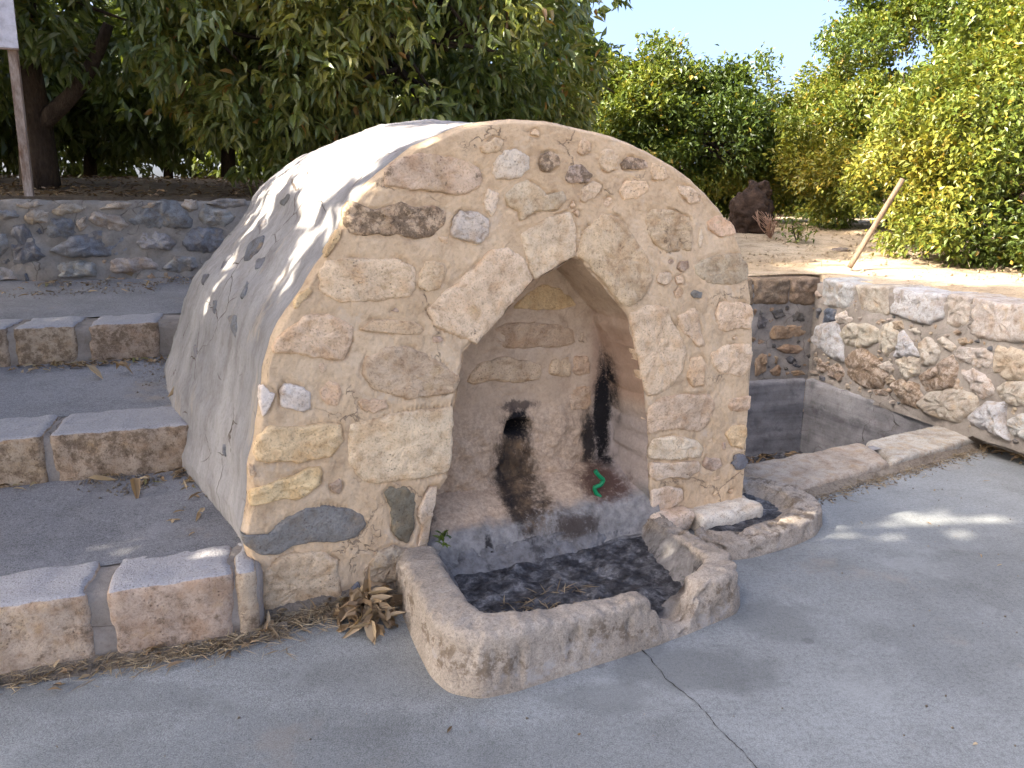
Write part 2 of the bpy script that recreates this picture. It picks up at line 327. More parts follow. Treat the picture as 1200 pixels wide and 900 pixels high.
STONE = mat_stone(); STEPST = mat_stone('step_stone', True)
MORTAR = mat_mortar('sandy_mortar', (0.60, 0.435, 0.27), (0.49, 0.345, 0.205), (0.66, 0.505, 0.34), 0.9, patch=(0.58, 0.46, 0.33)).m
VAULT = mat_mortar('vault_render', (0.285, 0.268, 0.252), (0.20, 0.19, 0.182), (0.38, 0.355, 0.325), .8, True, patch=(0.39, 0.325, 0.25), crk=1.0).m
NICHE = mat_niche()
BASIN = mat_basin(); SLUDGE = mat_sludge()
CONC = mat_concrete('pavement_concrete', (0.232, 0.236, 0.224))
TREAD = mat_concrete('tread_concrete', (0.205, 0.197, 0.192), True)
JOINT = mat_mortar('grey_joint', (0.27, 0.23, 0.19), (0.17, 0.14, 0.11), (0.35, 0.31, 0.265), 0.8).m
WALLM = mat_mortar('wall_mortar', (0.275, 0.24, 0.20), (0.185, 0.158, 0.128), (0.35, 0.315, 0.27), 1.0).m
LWM = mat_mortar('fieldstone_mortar', (0.31, 0.27, 0.225), (0.20, 0.17, 0.135), (0.40, 0.36, 0.31), 1.0).m
TANK = mat_mortar('tank_render', (0.215, 0.205, 0.20), (0.12, 0.113, 0.11), (0.31, 0.295, 0.28), 0.9, patch=(0.11, 0.105, 0.105)).m
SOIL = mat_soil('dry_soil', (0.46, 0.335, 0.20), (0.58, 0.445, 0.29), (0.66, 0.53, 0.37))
GRIT = mat_soil('swept_dirt', (0.19, 0.155, 0.115), (0.27, 0.22, 0.165), (0.34, 0.285, 0.215))
MANGO = mat_leaf('long_leaf', [(0.0, (0.05, 0.078, 0.018)), (0.45, (0.13, 0.165, 0.034)), (0.8, (0.24, 0.225, 0.045)), (0.93, (0.20, 0.17, 0.03)), (1.0, (0.30, 0.16, 0.04))], 0.8, 0.3)
CITRUS = mat_leaf('glossy_leaf', [(0.0, (0.035, 0.062, 0.014)), (0.4, (0.115, 0.155, 0.022)), (0.75, (0.235, 0.22, 0.03)), (1.0, (0.38, 0.26, 0.04))], 0.45, 0.25)
DRY = mat_leaf('dry_leaf', [(0.0, (0.075, 0.046, 0.026)), (0.5, (0.30, 0.205, 0.115)), (0.85, (0.42, 0.32, 0.20)), (1.0, (0.17, 0.17, 0.06))], 0.2, 0.15)
STRAW = mat_leaf('straw', [(0.0, (0.20, 0.14, 0.085)), (0.6, (0.36, 0.28, 0.18)), (1.0, (0.48, 0.39, 0.26))], 0.2, 0.15)
BARK = mat_simple('bark', (0.035, 0.024, 0.017), (0.10, 0.072, 0.052), 9, 1.0, 0.95, 0.03, (1, 1, 0.3))

# stone colours: rgb + lichen amount
CREAM = (0.70, 0.515, 0.335, 0.4); YEL = (0.70, 0.505, 0.28, 0.25); PALE = (0.70, 0.555, 0.40, 0.35); LICH = (0.54, 0.40, 0.265, 1.0)
MIDL = (0.63, 0.47, 0.315, 0.75); TAN = (0.62, 0.44, 0.28, 0.35); WHITE = (0.70, 0.61, 0.50, 0.4); GREY = (0.24, 0.225, 0.205, 0.15); BLUE = (0.17, 0.17, 0.175, 0.15)
OLIVE = (0.22, 0.19, 0.135, 0.1); PINK = (0.50, 0.37, 0.27, 0.55)
def vary(c, a=0.07):
    k = 1 + rng.uniform(-a, a); return (c[0] * k, c[1] * k * (1 + rng.uniform(-.02, .02)), c[2] * k * (1 + rng.uniform(-.04, .04)), c[3])

# ------------------------------------------------------------------ stone builder
def resample(P, n, closed=True):
    P = np.asarray(P, float); Q = np.vstack([P, P[:1]]) if closed else P
    d = np.r_[0, np.cumsum(np.linalg.norm(np.diff(Q, axis=0), axis=1))]
    t = np.linspace(0, d[-1], n + 1)[:-1] if closed else np.linspace(0, d[-1], n)
    return np.stack([np.interp(t, d, Q[:, k]) for k in range(Q.shape[1])], 1)
def chaikin(P, it=1):
    P = np.asarray(P, float)
    for _ in range(it):
        Q = np.roll(P, -1, 0); P = np.stack([.94 * P + .06 * Q, .06 * P + .94 * Q], 1).reshape(-1, P.shape[1])
    return P
def area2(P):
    x, y = P[:, 0], P[:, 1]; return 0.5 * np.sum(x * np.roll(y, -1) - np.roll(x, -1) * y)
RINGS = np.array([1, 1, .975, .945, .90, .84, .75, .64, .5, .34, .17])
def stone(poly, O, ux, uy, nn, parent, color, proud=.012, depth=.04, amp=.006, freq=14, N=64, name='stone', pw=7, base=-.004, tilt=0.0, mat=None, label=None, jit=.0065, surf=None):
    """a worked or rough stone set in a wall: outline in plane coordinates, real relief towards nn."""
    P = np.asarray(poly, float)
    if area2(P) < 0: P = P[::-1]
    P = resample(chaikin(P, 1), N); c = P.mean(0); sd = rng.uniform(0, 60)
    ph = np.stack([P[:, 0], P[:, 1], np.full(N, sd)], 1)
    rad = (P - c); P = P + rad / np.maximum(np.linalg.norm(rad, axis=1), 1e-6)[:, None] * (jit * fbm(ph, 20, 4, .65))[:, None]
    sz = math.sqrt(abs(area2(P))); tl = rng.normal(0, tilt, 2)
    V = []
    for k, t in enumerate(RINGS):
        q = c + (P - c) * t
        if k == 0: h = np.full(N, -depth)
        else:
            h = base + proud * (1 - t ** pw) ** .5 * np.ones(N)
            pn = np.stack([q[:, 0], q[:, 1], np.full(N, sd + 3)], 1)
            h = h + (1.35 * amp * fbm(pn, freq, 5, .6) + (q - c) @ tl) * (1 - t ** 10 * .8)
            h = np.maximum(h, base + .45 * proud * (1 - t ** pw) ** .5)
            if surf is not None: h = h + surf(q)
        V.append(O + q[:, :1] * ux + q[:, 1:] * uy + h[:, None] * nn)
    pn = np.array([[c[0], c[1], sd + 3]]); h = base + proud + 1.35 * amp * fbm(pn, freq, 5, .6)[0]
    if surf is not None: h = h + surf(c[None])[0]
    V.append((O + c[0] * ux + c[1] * uy + h * nn)[None]); V = np.vstack(V)
    f = []; nr = len(RINGS)
    for k in range(nr - 1):
        for i in range(N):
            j = (i + 1) % N; f.append((k * N + i, k * N + j, (k + 1) * N + j, (k + 1) * N + i))
    for i in range(N): f.append(((nr - 1) * N + i, (nr - 1) * N + (i + 1) % N, nr * N))
    o = mesh_obj(name, V, f, mat or STONE, parent); o.color = vary(color)
    if label: o['label'] = label
    return o
def rock_box(name, cx, half, frame, parent, color, r=.03, amp=.008, freq=9, seg=.035, mat=None, label=None):
    """a squared block with worn edges. frame: (O, ex, ey, ez); cx centre in frame; half sizes."""
    O, ex, ey, ez = frame; half = np.array(half); V = []; F = []; base = 0
    n = [max(4, int(2 * h / seg)) for h in half]
    for ax in range(3):
        a, b = (ax + 1) % 3, (ax + 2) % 3
        ga = np.linspace(-1, 1, n[a] + 1); gb = np.linspace(-1, 1, n[b] + 1)
        ga = np.sign(ga) * (1 - (1 - abs(ga)) ** 1.25); gb = np.sign(gb) * (1 - (1 - abs(gb)) ** 1.25)
        A, B = np.meshgrid(ga * half[a], gb * half[b], indexing='ij')
        for sgn in (-1, 1):
            p = np.zeros((A.size, 3)); p[:, ax] = sgn * half[ax]; p[:, a] = A.ravel(); p[:, b] = B.ravel()
            V.append(p); m = len(gb)
            for i in range(len(ga) - 1):
                for j in range(m - 1):
                    q = (base + i * m + j, base + (i + 1) * m + j, base + (i + 1) * m + j + 1, base + i * m + j + 1)
                    F.append(q if sgn > 0 else q[::-1])
            base += A.size
    p = np.vstack(V); inner = np.clip(p, -(half - r), half - r); d = p - inner; l = np.linalg.norm(d, axis=1)
    dn = d / np.maximum(l, 1e-9)[:, None]; flat = l < 1e-9
    p = inner + dn * r
    W = p + np.array(cx); sd = rng.uniform(0, 40); 
    g = fbm(W + sd, freq, 5, .58)
    chip = np.minimum(0, fbm(W + sd + 9, freq * .6, 3) + .15) * sstep(r * .9, r * 1.3, np.sort(np.abs(d), 1)[:, 1] * 3 + r * .5)
    p = p + dn * ((amp * g + .03 * chip)[:, None])
    W = p + np.array(cx); X = O + W[:, :1] * ex + W[:, 1:2] * ey + W[:, 2:] * ez
    me_o = mesh_obj(name, X, F, mat or STONE, parent); me_o.color = vary(color)
    import bmesh
    bm = bmesh.new(); bm.from_mesh(me_o.data); bmesh.ops.remove_doubles(bm, verts=bm.verts, dist=.0006); bm.to_mesh(me_o.data); bm.free()
    if label: me_o['label'] = label
    return me_o

# ------------------------------------------------------------------ the main frame of the place
FA = gz(300, 727); FB = gz(872, 603); FU = (FB - FA) / np.linalg.norm(FB - FA); FV = np.array([-FU[1], FU[0], 0.])
FROT = math.atan2(FU[1], FU[0]); UP = np.array([0, 0, 1.])
def fl(x, y, v=0.0):                       # photo point on the fountain's face plane (or v behind it): local (u, z)
    p = onplane(x, y, FA + v * FV, FV); return np.array([(p - FA) @ FU, p[2]])
def fw(u, v, z=0.0): return FA + u * FU + v * FV + np.array([0, 0, z])
Z = {1: (280, 130, .26667), 2: (560, 130, .28333), 3: (270, 340, .24450), 4: (500, 280, .22222), 5: (680, 360, .26667), 7: (270, 520, .24440), 8: (860, 310, .28333), 9: (0, 0, 1 / 3)}
def zp(z, pts):
    ox, oy, s = Z[z]; return [(ox + x * s, oy + y * s) for x, y in pts]
STEPD = np.array([.943, .333, 0.]); STEPD /= np.linalg.norm(STEPD); STEPB = np.array([-STEPD[1], STEPD[0], 0.])
S1 = np.array([-1.754, 2.353, 0.]); S2 = np.array([-2.0, 3.486, 0.]); S3 = np.array([-2.69, 4.72, 0.]); S4 = np.array([-3.4, 6.55, 0.])
TC = np.array([2.70, 6.86, 0.])            # back corner of the tank
RW = np.array([.237, -.9715, 0.]); RW /= np.linalg.norm(RW); RN = np.array([RW[1], -RW[0], 0.])   # side wall, faces the tank
BW = np.array([-.967, -.254, 0.]); BW /= np.linalg.norm(BW); BN = np.array([-BW[1], BW[0], 0.])   # back wall
if BN[1] > 0: BN = -BN
if RN[0] > 0: RN = -RN
WALL_TOP = 1.02

# ------------------------------------------------------------------ pavement and terrace
pv = [(-60, S1[1] + (-60 - S1[0]) * STEPD[1] / STEPD[0] + .15), tuple((S1 + .9 * STEPD + .1 * STEPB)[:2]), tuple(fw(.3, .15)[:2]), tuple(fw(1.9, .15)[:2]),
      tuple(fw(2.35, .5)[:2]), (1.45, 4.30), (3.30, 5.32), tuple((TC + 2.2 * RW + .1 * -RN)[:2]), tuple((TC + 14 * RW - .1 * RN)[:2]), (60, -7.5), (60, -60), (-60, -60)]
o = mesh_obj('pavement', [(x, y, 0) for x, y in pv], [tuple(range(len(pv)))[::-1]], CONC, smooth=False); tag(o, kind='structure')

def terr_z(x, y):
    """terrace height: higher under the dark trees on the left, lower towards the right."""
    lft = 1 - sstep(-1.8, 1.2, x)
    dl = np.maximum(0, (x - S4[0]) * STEPB[0] + (y - S4[1]) * STEPB[1])
    zl = 1.70 + .30 * sstep(0, 4, dl) + .10 * sstep(3, 14, dl)
    dr = np.maximum(0, np.hypot(np.maximum(0, x - 2.7), np.maximum(0, y - 5.2)))
    zr = .985 + .39 * sstep(0.2, 7.5, y - 5.4) + .15 * sstep(7, 20, y)
    return lft * zl + (1 - lft) * zr
edge = [tuple((S4 - 60 * STEPD + .2 * STEPB)[:2]), tuple((S4 - 8 * STEPD + .2 * STEPB)[:2]), tuple((S4 + .2 * STEPB)[:2]), tuple((S4 + 2.0 * STEPD + .2 * STEPB)[:2]), (0.3, 6.45), tuple((TC - .2 * RN - .2 * BN + .05 * BW)[:2]),
        tuple((TC - .25 * RN + 2.5 * RW)[:2]), tuple((TC - .25 * RN + 14 * RW)[:2])]
E1 = resample(np.array(edge)[1:7], 150, False); E1 = np.vstack([resample(np.array(edge)[:2], 12, False)[:-1], E1, resample(np.array(edge)[6:], 20, False)[1:]])
ang = np.linspace(R(205), R(-60), len(E1)); F1 = np.stack([220 * np.cos(ang), 5 + 220 * np.sin(ang)], 1)
# let near rows go straight away from the edge, far rows fan out
ts = np.r_[0, np.geomspace(.0006, 1, 90)]
V = []
for t in ts:
    q = E1 * (1 - t) + F1 * t; V.append(q)
V = np.stack(V, 1).reshape(-1, 2)
zz = terr_z(V[:, 0], V[:, 1]) + .035 * fbm(np.c_[V, np.zeros(len(V))], .9, 4) * sstep(0, .6, np.tile(ts, len(E1)) * 220)
V3 = np.c_[V, zz].reshape(len(E1), len(ts), 3); sk = V3[:, :1].copy(); sk[:, :, 2] -= 1.3; V3 = np.concatenate([sk, V3], 1)
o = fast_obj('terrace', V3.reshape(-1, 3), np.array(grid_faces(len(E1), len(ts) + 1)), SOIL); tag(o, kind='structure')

# ------------------------------------------------------------------ FOUNTAIN
ftn = empty('stone_fountain', tuple(FA), FROT, 'old vaulted stone fountain with a pointed niche, sandy face and pale barrel back', 'fountain')
EX, EY, EZ = np.array([1., 0, 0]), np.array([0, 1., 0]), np.array([0, 0, 1.])
O0 = np.zeros(3)
outer_px = [(309, 745), (307, 728), (303, 695), (300, 672), (288, 650), (284, 625), (289, 590), (291, 550), (297, 520), (303, 470), (309, 430), (318, 396), (328, 376), (341, 358), (362, 324), (380, 300), (398, 266), (406, 246),
            (421, 223), (440, 205), (461, 189), (485, 172), (510, 159), (541, 146), (562, 141), (600, 139), (640, 141), (662, 145), (685, 150), (709, 156), (736, 165), (766, 180), (790, 194), (815, 211), (832, 228), (846, 244),
            (858, 262), (867, 280), (874, 300), (880, 322), (883, 350), (884, 385), (883, 420), (881, 450), (880, 480), (878, 510), (876, 545), (873, 575), (871, 600), (870, 625)]
inner_px = [(499, 690), (503, 640), (506, 612), (511, 578), (524, 560), (529, 520), (532, 478), (536, 456), (543, 412), (552, 402), (589, 369), (611, 344), (626, 328), (642, 320), (656, 312), (672, 301), (679, 305), (695, 322), (713, 344), (729, 362),
            (735, 374), (744, 411), (751, 436), (755, 462), (757, 490), (759, 512), (758, 528), (759, 557), (761, 575), (762, 600), (763, 640)]
outer = np.array([fl(*p) for p in outer_px]); inner = np.array([fl(*p) for p in inner_px])
NS = 420
oS = resample(outer, NS, False); iS = resample(inner, NS, False)
jn = fbm(np.c_[oS, np.zeros(NS)], 7, 4); oS = oS + .005 * jn[:, None] * np.c_[np.sign(oS[:, 0] - 1.25), np.ones(NS)]
iS = iS + (.006 * fbm(np.c_[iS, np.ones(NS)], 14, 4))[:, None]
def face_low(q):           # gentle unevenness of the face, shared by mortar and stones
    p_ = np.c_[q, np.full(len(q), 2.)]; return .014 * fbm(p_, 2.2, 3) + .005 * fbm(p_, 8, 2)
OUT = []                   # outlines of all stones already in the face
# rendered barrel behind the face
D0, D1 = 2.02, 2.50
vs = np.r_[np.linspace(.030, D0, 110), D0 + (D1 - D0) * np.sin(np.linspace(0, math.pi / 2, 30)[1:])]
rows = []
cen = np.array([1.25, 0.0])
for v in vs:
    f = 1 + .055 * sstep(0, 1.3, v)
    if v > D0: f *= max(.02, math.sqrt(max(0, 1 - ((v - D0) / (D1 - D0)) ** 2)) ** .8)
    q = cen + (oS - cen) * f
    lowl = (1 - sstep(.25, 1.0, q[:, 1])) * (q[:, 0] < .7)
    low2 = (1 - sstep(.75, 1.75, q[:, 1])) * (q[:, 0] < .9) * sstep(.9, .3, q[:, 0])
    q[:, 0] -= (lowl * .05 * sstep(.1, 1.1, v) + low2 * .105 * sstep(.4, 1.9, v)) * (1 if v < D0 else f)
    rows.append(np.c_[q[:, 0], np.full(NS, v), q[:, 1]])
V = np.stack(rows, 0); nrm = np.zeros_like(V); d = V - np.array([1.25, 0, .5]); d[:, :, 1] = 0; nrm = d / np.maximum(np.linalg.norm(d, axis=2), 1e-6)[:, :, None]
pf = V.reshape(-1, 3); hh = .012 * fbm(pf, 1.3, 2) + .006 * fbm(pf, 5, 4, .6) + .0035 * fbm(pf, 22, 3) + .003 * fbm(pf, 30, 2)
hh = hh * np.repeat(sstep(.03, .35, vs), NS)
pf = pf + nrm.reshape(-1, 3) * hh[:, None]
vault_o = mesh_obj('vault', pf, [q[::-1] for q in grid_faces(len(vs), NS)], VAULT, ftn)
bvh_vault = BVHTree.FromPolygons([tuple(p) for p in pf], grid_faces(len(vs), NS))

# niche: reveals, back wall, hole, ledge
kp = int(np.argmax(iS[:, 1])); lz = iS[:kp + 1]; rz = iS[kp:][::-1]
ul = lambda z: np.interp(z, np.maximum.accumulate(lz[:, 1]), lz[:, 0]); ur = lambda z: np.interp(z, np.maximum.accumulate(rz[:, 1]), rz[:, 0])
ztop = iS[kp, 1]; zr = np.r_[np.linspace(.19, ztop - .05, 110), ztop - .05 * (1 - np.linspace(0, 1, 12)[1:])]
ND = .30; rows = []
wl = np.linspace(0, 1, 18)[:-1]; wb = np.linspace(0, 1, 90)
for z in zr:
    a, b = ul(z), ur(z); wdt = b - a; dd = ND * min(1, .35 + wdt / .35)
    r_ = [(a + .008 * w_, dd * w_, z) for w_ in wl] + [(a + .008 + (wdt - .016) * w_, dd, z) for w_ in wb] + [(b - .008 * w_, dd * w_, z) for w_ in wl[::-1]]
    rows.append(r_)
V = np.array(rows); nzr, nw, _ = V.shape; P = V.reshape(-1, 3)
isb = np.tile(np.r_[np.zeros(17), np.sin(np.linspace(0, 1, 90) * math.pi) ** .25, np.zeros(17)], nzr)
inn = np.tile(np.r_[wl, np.ones(90), wl[::-1]], nzr)
rough_low = 1 - sstep(.50, .75, P[:, 2])
P[:, 1] += isb * (.012 * fbm(P, 7, 5, .6) + .020 * rough_low * fbm(P, 12, 6, .62)) + isb * (-.05 * rough_low * np.exp(-((P[:, 0] - 1.05) / .25) ** 2)) - isb * .035 * rough_low * np.exp(-((P[:, 0] - 1.5) / .13) ** 2)
hw_ = .25 * fbm(P * [1, 0, 1], 15, 3); hole = np.exp(-(((P[:, 0] - 1.285) / .060) ** 2 + ((P[:, 2] - .555) / .038) ** 2 + hw_ * 1.6) ** 2); P[:, 1] += isb * hole * .16
side = (1 - isb) * inn * np.where(P[:, 0] > 1.3, 1, -1)
blk = np.zeros(len(P))
for zj in (.42, .60, .73, 1.10): blk += np.exp(-((P[:, 2] - zj + .02 * np.sin(P[:, 1] * 9)) / .012) ** 2)
P[:, 0] += side * (.010 * fbm(P + 5, 6, 4) + .006 * fbm(P, 25, 3) + .014 * blk * (P[:, 0] > 1.3)) * (inn > 0.02)
# curb-like foot of the right reveal
foot = (1 - sstep(.22, .42, P[:, 2])) * (P[:, 0] > 1.5) * (1 - isb) * inn
P[:, 0] -= foot * .05
mesh_obj('niche', P, [q[::-1] for q in grid_faces(nzr, nw)], NICHE, ftn)
# ledge at the niche foot
gu = np.linspace(.70, 1.92, 110); gv = np.linspace(-.055, .40, 44); GU, GV = np.meshgrid(gu, gv, indexing='ij')
LZ = .175 + .125 * sstep(.0, .30, GV) + .030 * sstep(1.1, 1.7, GU) - .012 * (1 - sstep(.74, .9, GU)) + (.014 * fbm(np.c_[GU.ravel(), GV.ravel(), np.zeros(GU.size)], 6, 5, .6)).reshape(GU.shape)
LZ -= .16 * (1 - sstep(-.055, .05, GV)) ** 1.7
mesh_obj('niche_ledge', np.c_[GU.ravel(), GV.ravel(), LZ.ravel()], [q for q in grid_faces(110, 44)], NICHE, ftn)

FRONT = [  # (zoom, colour, proud, roughness, points)
 (1, MIDL, .014, .007, [(640,325),(645,270),(700,215),(790,185),(900,200),(1000,220),(1050,250),(1068,300),(1050,340),(960,372),(870,350),(740,345)]),
 (1, LICH, .016, .010, [(462,500),(465,430),(500,395),(570,440),(640,430),(700,400),(760,425),(860,415),(910,445),(900,500),(850,550),(780,560),(690,545),(600,540),(540,550),(480,535)]),
 (1, CREAM, .016, .007, [(350,710),(390,660),(450,645),(560,650),(700,650),(765,690),(770,780),(740,815),(620,835),(450,840),(370,800)]),
 (1, CREAM, .012, .005, [(790,720),(815,655),(900,670),(910,700),(880,780),(830,795),(785,775)]),
 (1, (.52,.44,.36,.75), .020, .010, [(945,490),(975,440),(1050,445),(1102,480),(1095,550),(1050,590),(990,565),(935,550)]),
 (1, PALE, .014, .005, [(1075,400),(1105,350),(1140,365),(1135,420),(1110,460),(1085,435)]),
 (1, CREAM, .014, .006, [(1055,160),(1120,115),(1160,130),(1150,165),(1090,190),(1065,180)]),
 (1, YEL, .014, .003, [(375,640),(385,600),(430,530),(450,515),(440,560),(410,610),(385,645)]),
 (1, YEL, .014, .003, [(238,870),(245,830),(310,775),(322,795),(290,830),(250,875)]),
 (2, (.60,.50,.38,.3), .016, .005, [(60,260),(65,215),(110,165),(160,160),(215,195),(215,235),(180,275),(130,285),(75,282)]),
 (2, LICH, .016, .009, [(255,220),(265,180),(300,165),(330,185),(330,225),(300,248),(265,245)]),
 (2, (.50,.40,.31,.95), .020, .010, [(360,275),(375,230),(430,222),(470,265),(450,295),(400,305),(370,295)]),
 (2, MIDL, .012, .009, [(495,215),(510,165),(550,155),(575,190),(575,235),(535,250),(505,240)]),
 (2, LICH, .012, .008, [(590,220),(625,190),(690,200),(705,235),(660,245),(600,240)]),
 (2, MIDL, .010, .007, [(710,255),(720,215),(765,235),(790,275),(770,290),(725,285)]),
 (2, (.61,.48,.34,.15), .016, .003, [(110,350),(150,305),(200,285),(250,310),(280,350),(350,330),(362,365),(330,405),(280,415),(230,420),(180,452),(170,415),(130,395)]),
 (2, PALE, .012, .005, [(25,375),(45,325),(85,345),(85,395),(60,432),(35,415)]),
 (2, (.70,.54,.37,.4), .018, .006, [(183,510),(290,440),(375,418),(403,490),(400,598),(320,643),(240,697),(210,620),(190,560)]),
 (2, (.66,.49,.33,.65), .018, .010, [(412,597),(440,500),(510,430),(580,440),(640,510),(700,610),(728,665),(700,730),(680,775),(620,810),(592,800),(525,715),(460,640)]),
 (2, MIDL, .012, .010, [(690,450),(720,405),(790,410),(870,440),(890,500),(885,580),(840,575),(780,585),(730,550),(700,500)]),
 (2, CREAM, .011, .008, [(585,330),(610,290),(690,290),(700,330),(650,365),(600,370)]),
 (2, MIDL, .009, .008, [(420,370),(430,320),(480,285),(510,310),(500,340),(440,380)]),
 (2, MIDL, .008, .007, [(820,310),(870,310),(925,345),(920,375),(880,385),(830,340)]),
 (2, PALE, .008, .003, [(912,555),(916,500),(925,480),(932,520),(925,570)]),
 (2, (.50,.39,.27,.5), .008, .007, [(900,640),(930,620),(1000,595),(1090,590),(1120,640),(1115,700),(1050,720),(950,710),(910,680)]),
 (2, GREY, .010, .004, [(880,755),(895,738),(930,750),(925,775),(890,772)]),
 (2, MIDL, .008, .008, [(735,690),(750,665),(790,670),(800,700),(770,720),(740,710)]),
 (2, PINK, .008, .005, [(830,650),(840,625),(870,620),(880,645),(850,665)]),
 (2, MIDL, .008, .007, [(410,170),(430,110),(465,135),(465,170),(430,180)]),
 (2, TAN, .007, .006, [(950,460),(1000,430),(1060,470),(1070,510),(1010,520),(960,490)]),
 (3, (.69,.51,.34,.55), .018, .010, [(205,270),(230,220),(290,170),(360,125),(470,115),(530,140),(590,180),(580,240),(545,330),(470,330),(400,325),(300,305),(210,300)]),
 (3, TAN, .008, .005, [(620,190),(680,145),(780,140),(880,150),(920,185),(900,210),(800,210),(690,200)]),
 (3, (.60,.445,.28,.6), .012, .008, [(630,400),(650,320),(740,275),(850,270),(950,310),(1040,370),(1100,420),(1075,490),(1000,500),(860,520),(770,500),(690,470)]),
 (3, WHITE, .014, .005, [(140,470),(160,455),(190,480),(210,500),(190,570),(155,605),(145,560)]),
 (3, WHITE, .014, .006, [(238,480),(260,450),(330,460),(385,490),(385,560),(350,588),(290,570),(240,560)]),
 (3, TAN, .010, .005, [(430,480),(470,435),(515,450),(530,500),(510,555),(460,545),(435,520)]),
 (3, TAN, .008, .005, [(610,530),(640,518),(740,525),(755,560),(680,590),(620,570)]),
 (3, YEL, .022, .010, [(110,780),(130,700),(190,650),(300,655),(430,640),(530,645),(535,720),(480,800),(400,810),(330,832),(260,820),(180,825),(125,815)]),
 (3, (.69,.52,.35,.35), .018, .006, [(570,720),(575,640),(720,610),(870,575),(1000,570),(1060,560),(1064,640),(1050,800),(1036,870),(930,895),(860,900),(700,920),(640,915),(600,880),(570,820)]),
 (7, YEL, .022, .010, [(90,240),(110,215),(200,180),(290,160),(380,115),(435,110),(430,190),(370,240),(310,275),(250,260),(160,285),(95,295)]),
 (7, CREAM, .010, .004, [(85,100),(110,100),(125,140),(115,160),(90,150)]),
 (7, GREY, .014, .005, [(56,430),(110,450),(170,440),(250,370),(350,315),(450,300),(580,315),(630,345),(640,395),(600,445),(500,470),(400,470),(300,490),(230,530),(150,530),(90,495),(64,465)]),
 (7, OLIVE, .004, .003, [(735,235),(760,208),(830,205),(880,240),(880,400),(850,480),(810,455),(775,420),(770,320)]),
 (7, PALE, .014, .004, [(905,300),(950,210),(988,205),(983,280),(962,370),(952,475),(900,490),(920,400),(900,350)]),
 (7, (.68,.50,.32,.4), .024, .010, [(150,620),(240,545),(330,520),(450,525),(510,560),(520,660),(535,740),(450,770),(330,820),(220,845),(160,850),(150,750)]),
 (7, (.46,.36,.26,.6), .020, .012, [(640,610),(700,520),(780,490),(880,505),(870,590),(830,640),(770,665),(690,655),(645,640)]),
 (7, PINK, .008, .004, [(480,200),(520,165),(540,200),(520,240),(490,230)]),
 (7, BLUE, .02, .006, [(580,690),(610,660),(635,690),(630,725),(590,720)]),
 (4, (.70,.52,.34,.4), .020, .006, [(5,370),(60,300),(160,230),(250,150),(330,60),(430,45),(520,110),(560,215),(495,290),(395,402),(315,490),(260,552),(200,525),(120,490),(60,470),(30,420)]),
 (5, CREAM, .012, .005, [(600,30),(620,-20),(680,-25),(752,-10),(762,40),(750,95),(700,90),(640,110),(610,95)]),
 (5, (.70,.52,.34,.4), .018, .009, [(215,30),(290,-10),(380,0),(395,60),(430,100),(465,190),(450,270),(400,350),(330,385),(294,385),(275,330),(258,240),(238,160)]),
 (5, CREAM, .014, .006, [(425,40),(480,10),(505,5),(525,80),(545,170),(520,175),(460,120),(440,90)]),
 (5, TAN, .008, .005, [(475,260),(490,225),(530,215),(545,240),(540,345),(500,350),(470,310)]),
 (5, CREAM, .010, .008, [(570,200),(640,165),(740,160),(750,200),(740,270),(700,300),(600,290),(575,250)]),
 (5, (.67,.50,.33,.45), .014, .008, [(303,440),(360,395),(440,385),(570,385),(590,430),(570,510),(530,550),(430,535),(330,545),(303,560),(295,500)]),
 (5, CREAM, .010, .008, [(640,430),(650,400),(742,390),(745,450),(700,460),(660,455)]),
 (5, YEL, .008, .006, [(640,560),(670,520),(730,520),(730,570),(716,620),(670,610)]),
 (5, PALE, .018, .007, [(300,640),(320,580),(420,565),(520,590),(545,620),(530,660),(400,672),(310,665)]),
 (5, PALE, .016, .007, [(303,740),(312,685),(400,685),(520,675),(530,720),(470,755),(400,745),(330,765)]),
 (5, PALE, .016, .005, [(312,870),(312,800),(380,790),(450,800),(455,850),(400,890),(320,895)]),
 (5, BLUE, .012, .003, [(670,690),(690,650),(722,645),(736,680),(716,715),(690,715)]),
 (5, PINK, .010, .007, [(540,700),(560,660),(620,670),(625,700),(580,725)]),
]
def inside(P, pt):
    x, y = P[:, 0], P[:, 1]; x2, y2 = np.roll(x, -1), np.roll(y, -1); c = (y > pt[1]) != (y2 > pt[1])
    return bool(np.sum(c & (pt[0] < (x2 - x) * (pt[1] - y) / np.where(y2 == y, 1e-9, y2 - y) + x)) % 2)
def filler(polys, n, box_, r0, r1, g_, gap=.008, ok=None, asp=(.6, 1.6)):
    """small irregular stones fitted between the stones already placed."""
    D_ = [resample(np.asarray(p), 40) for p in polys]; A_ll = np.vstack(D_); new = []
    for _ in range(n * 30):
        if len(new) >= n: break
        c = np.array([g_.uniform(box_[0], box_[1]), g_.uniform(box_[2], box_[3])])
        if ok is not None and not ok(c): continue
        d = np.linalg.norm(A_ll - c, axis=1).min() - gap
        if d < r0 or any(inside(p, c) for p in D_): continue
        r = min(d, g_.uniform(r0, r1)) ; k = g_.integers(5, 9); a = np.sort(g_.uniform(0, 6.28, k)); 
        if np.max(np.diff(np.r_[a, a[0] + 6.28])) > 2.2: continue
        f = g_.uniform(*asp); rad = r * g_.uniform(.72, 1.1, k); P = c + np.c_[rad * np.cos(a) * min(1, f), rad * np.sin(a) * min(1, 1 / f)]
        new.append(P); q = resample(P, 40); D_.append(q); A_ll = np.vstack([A_ll, q])
    return new
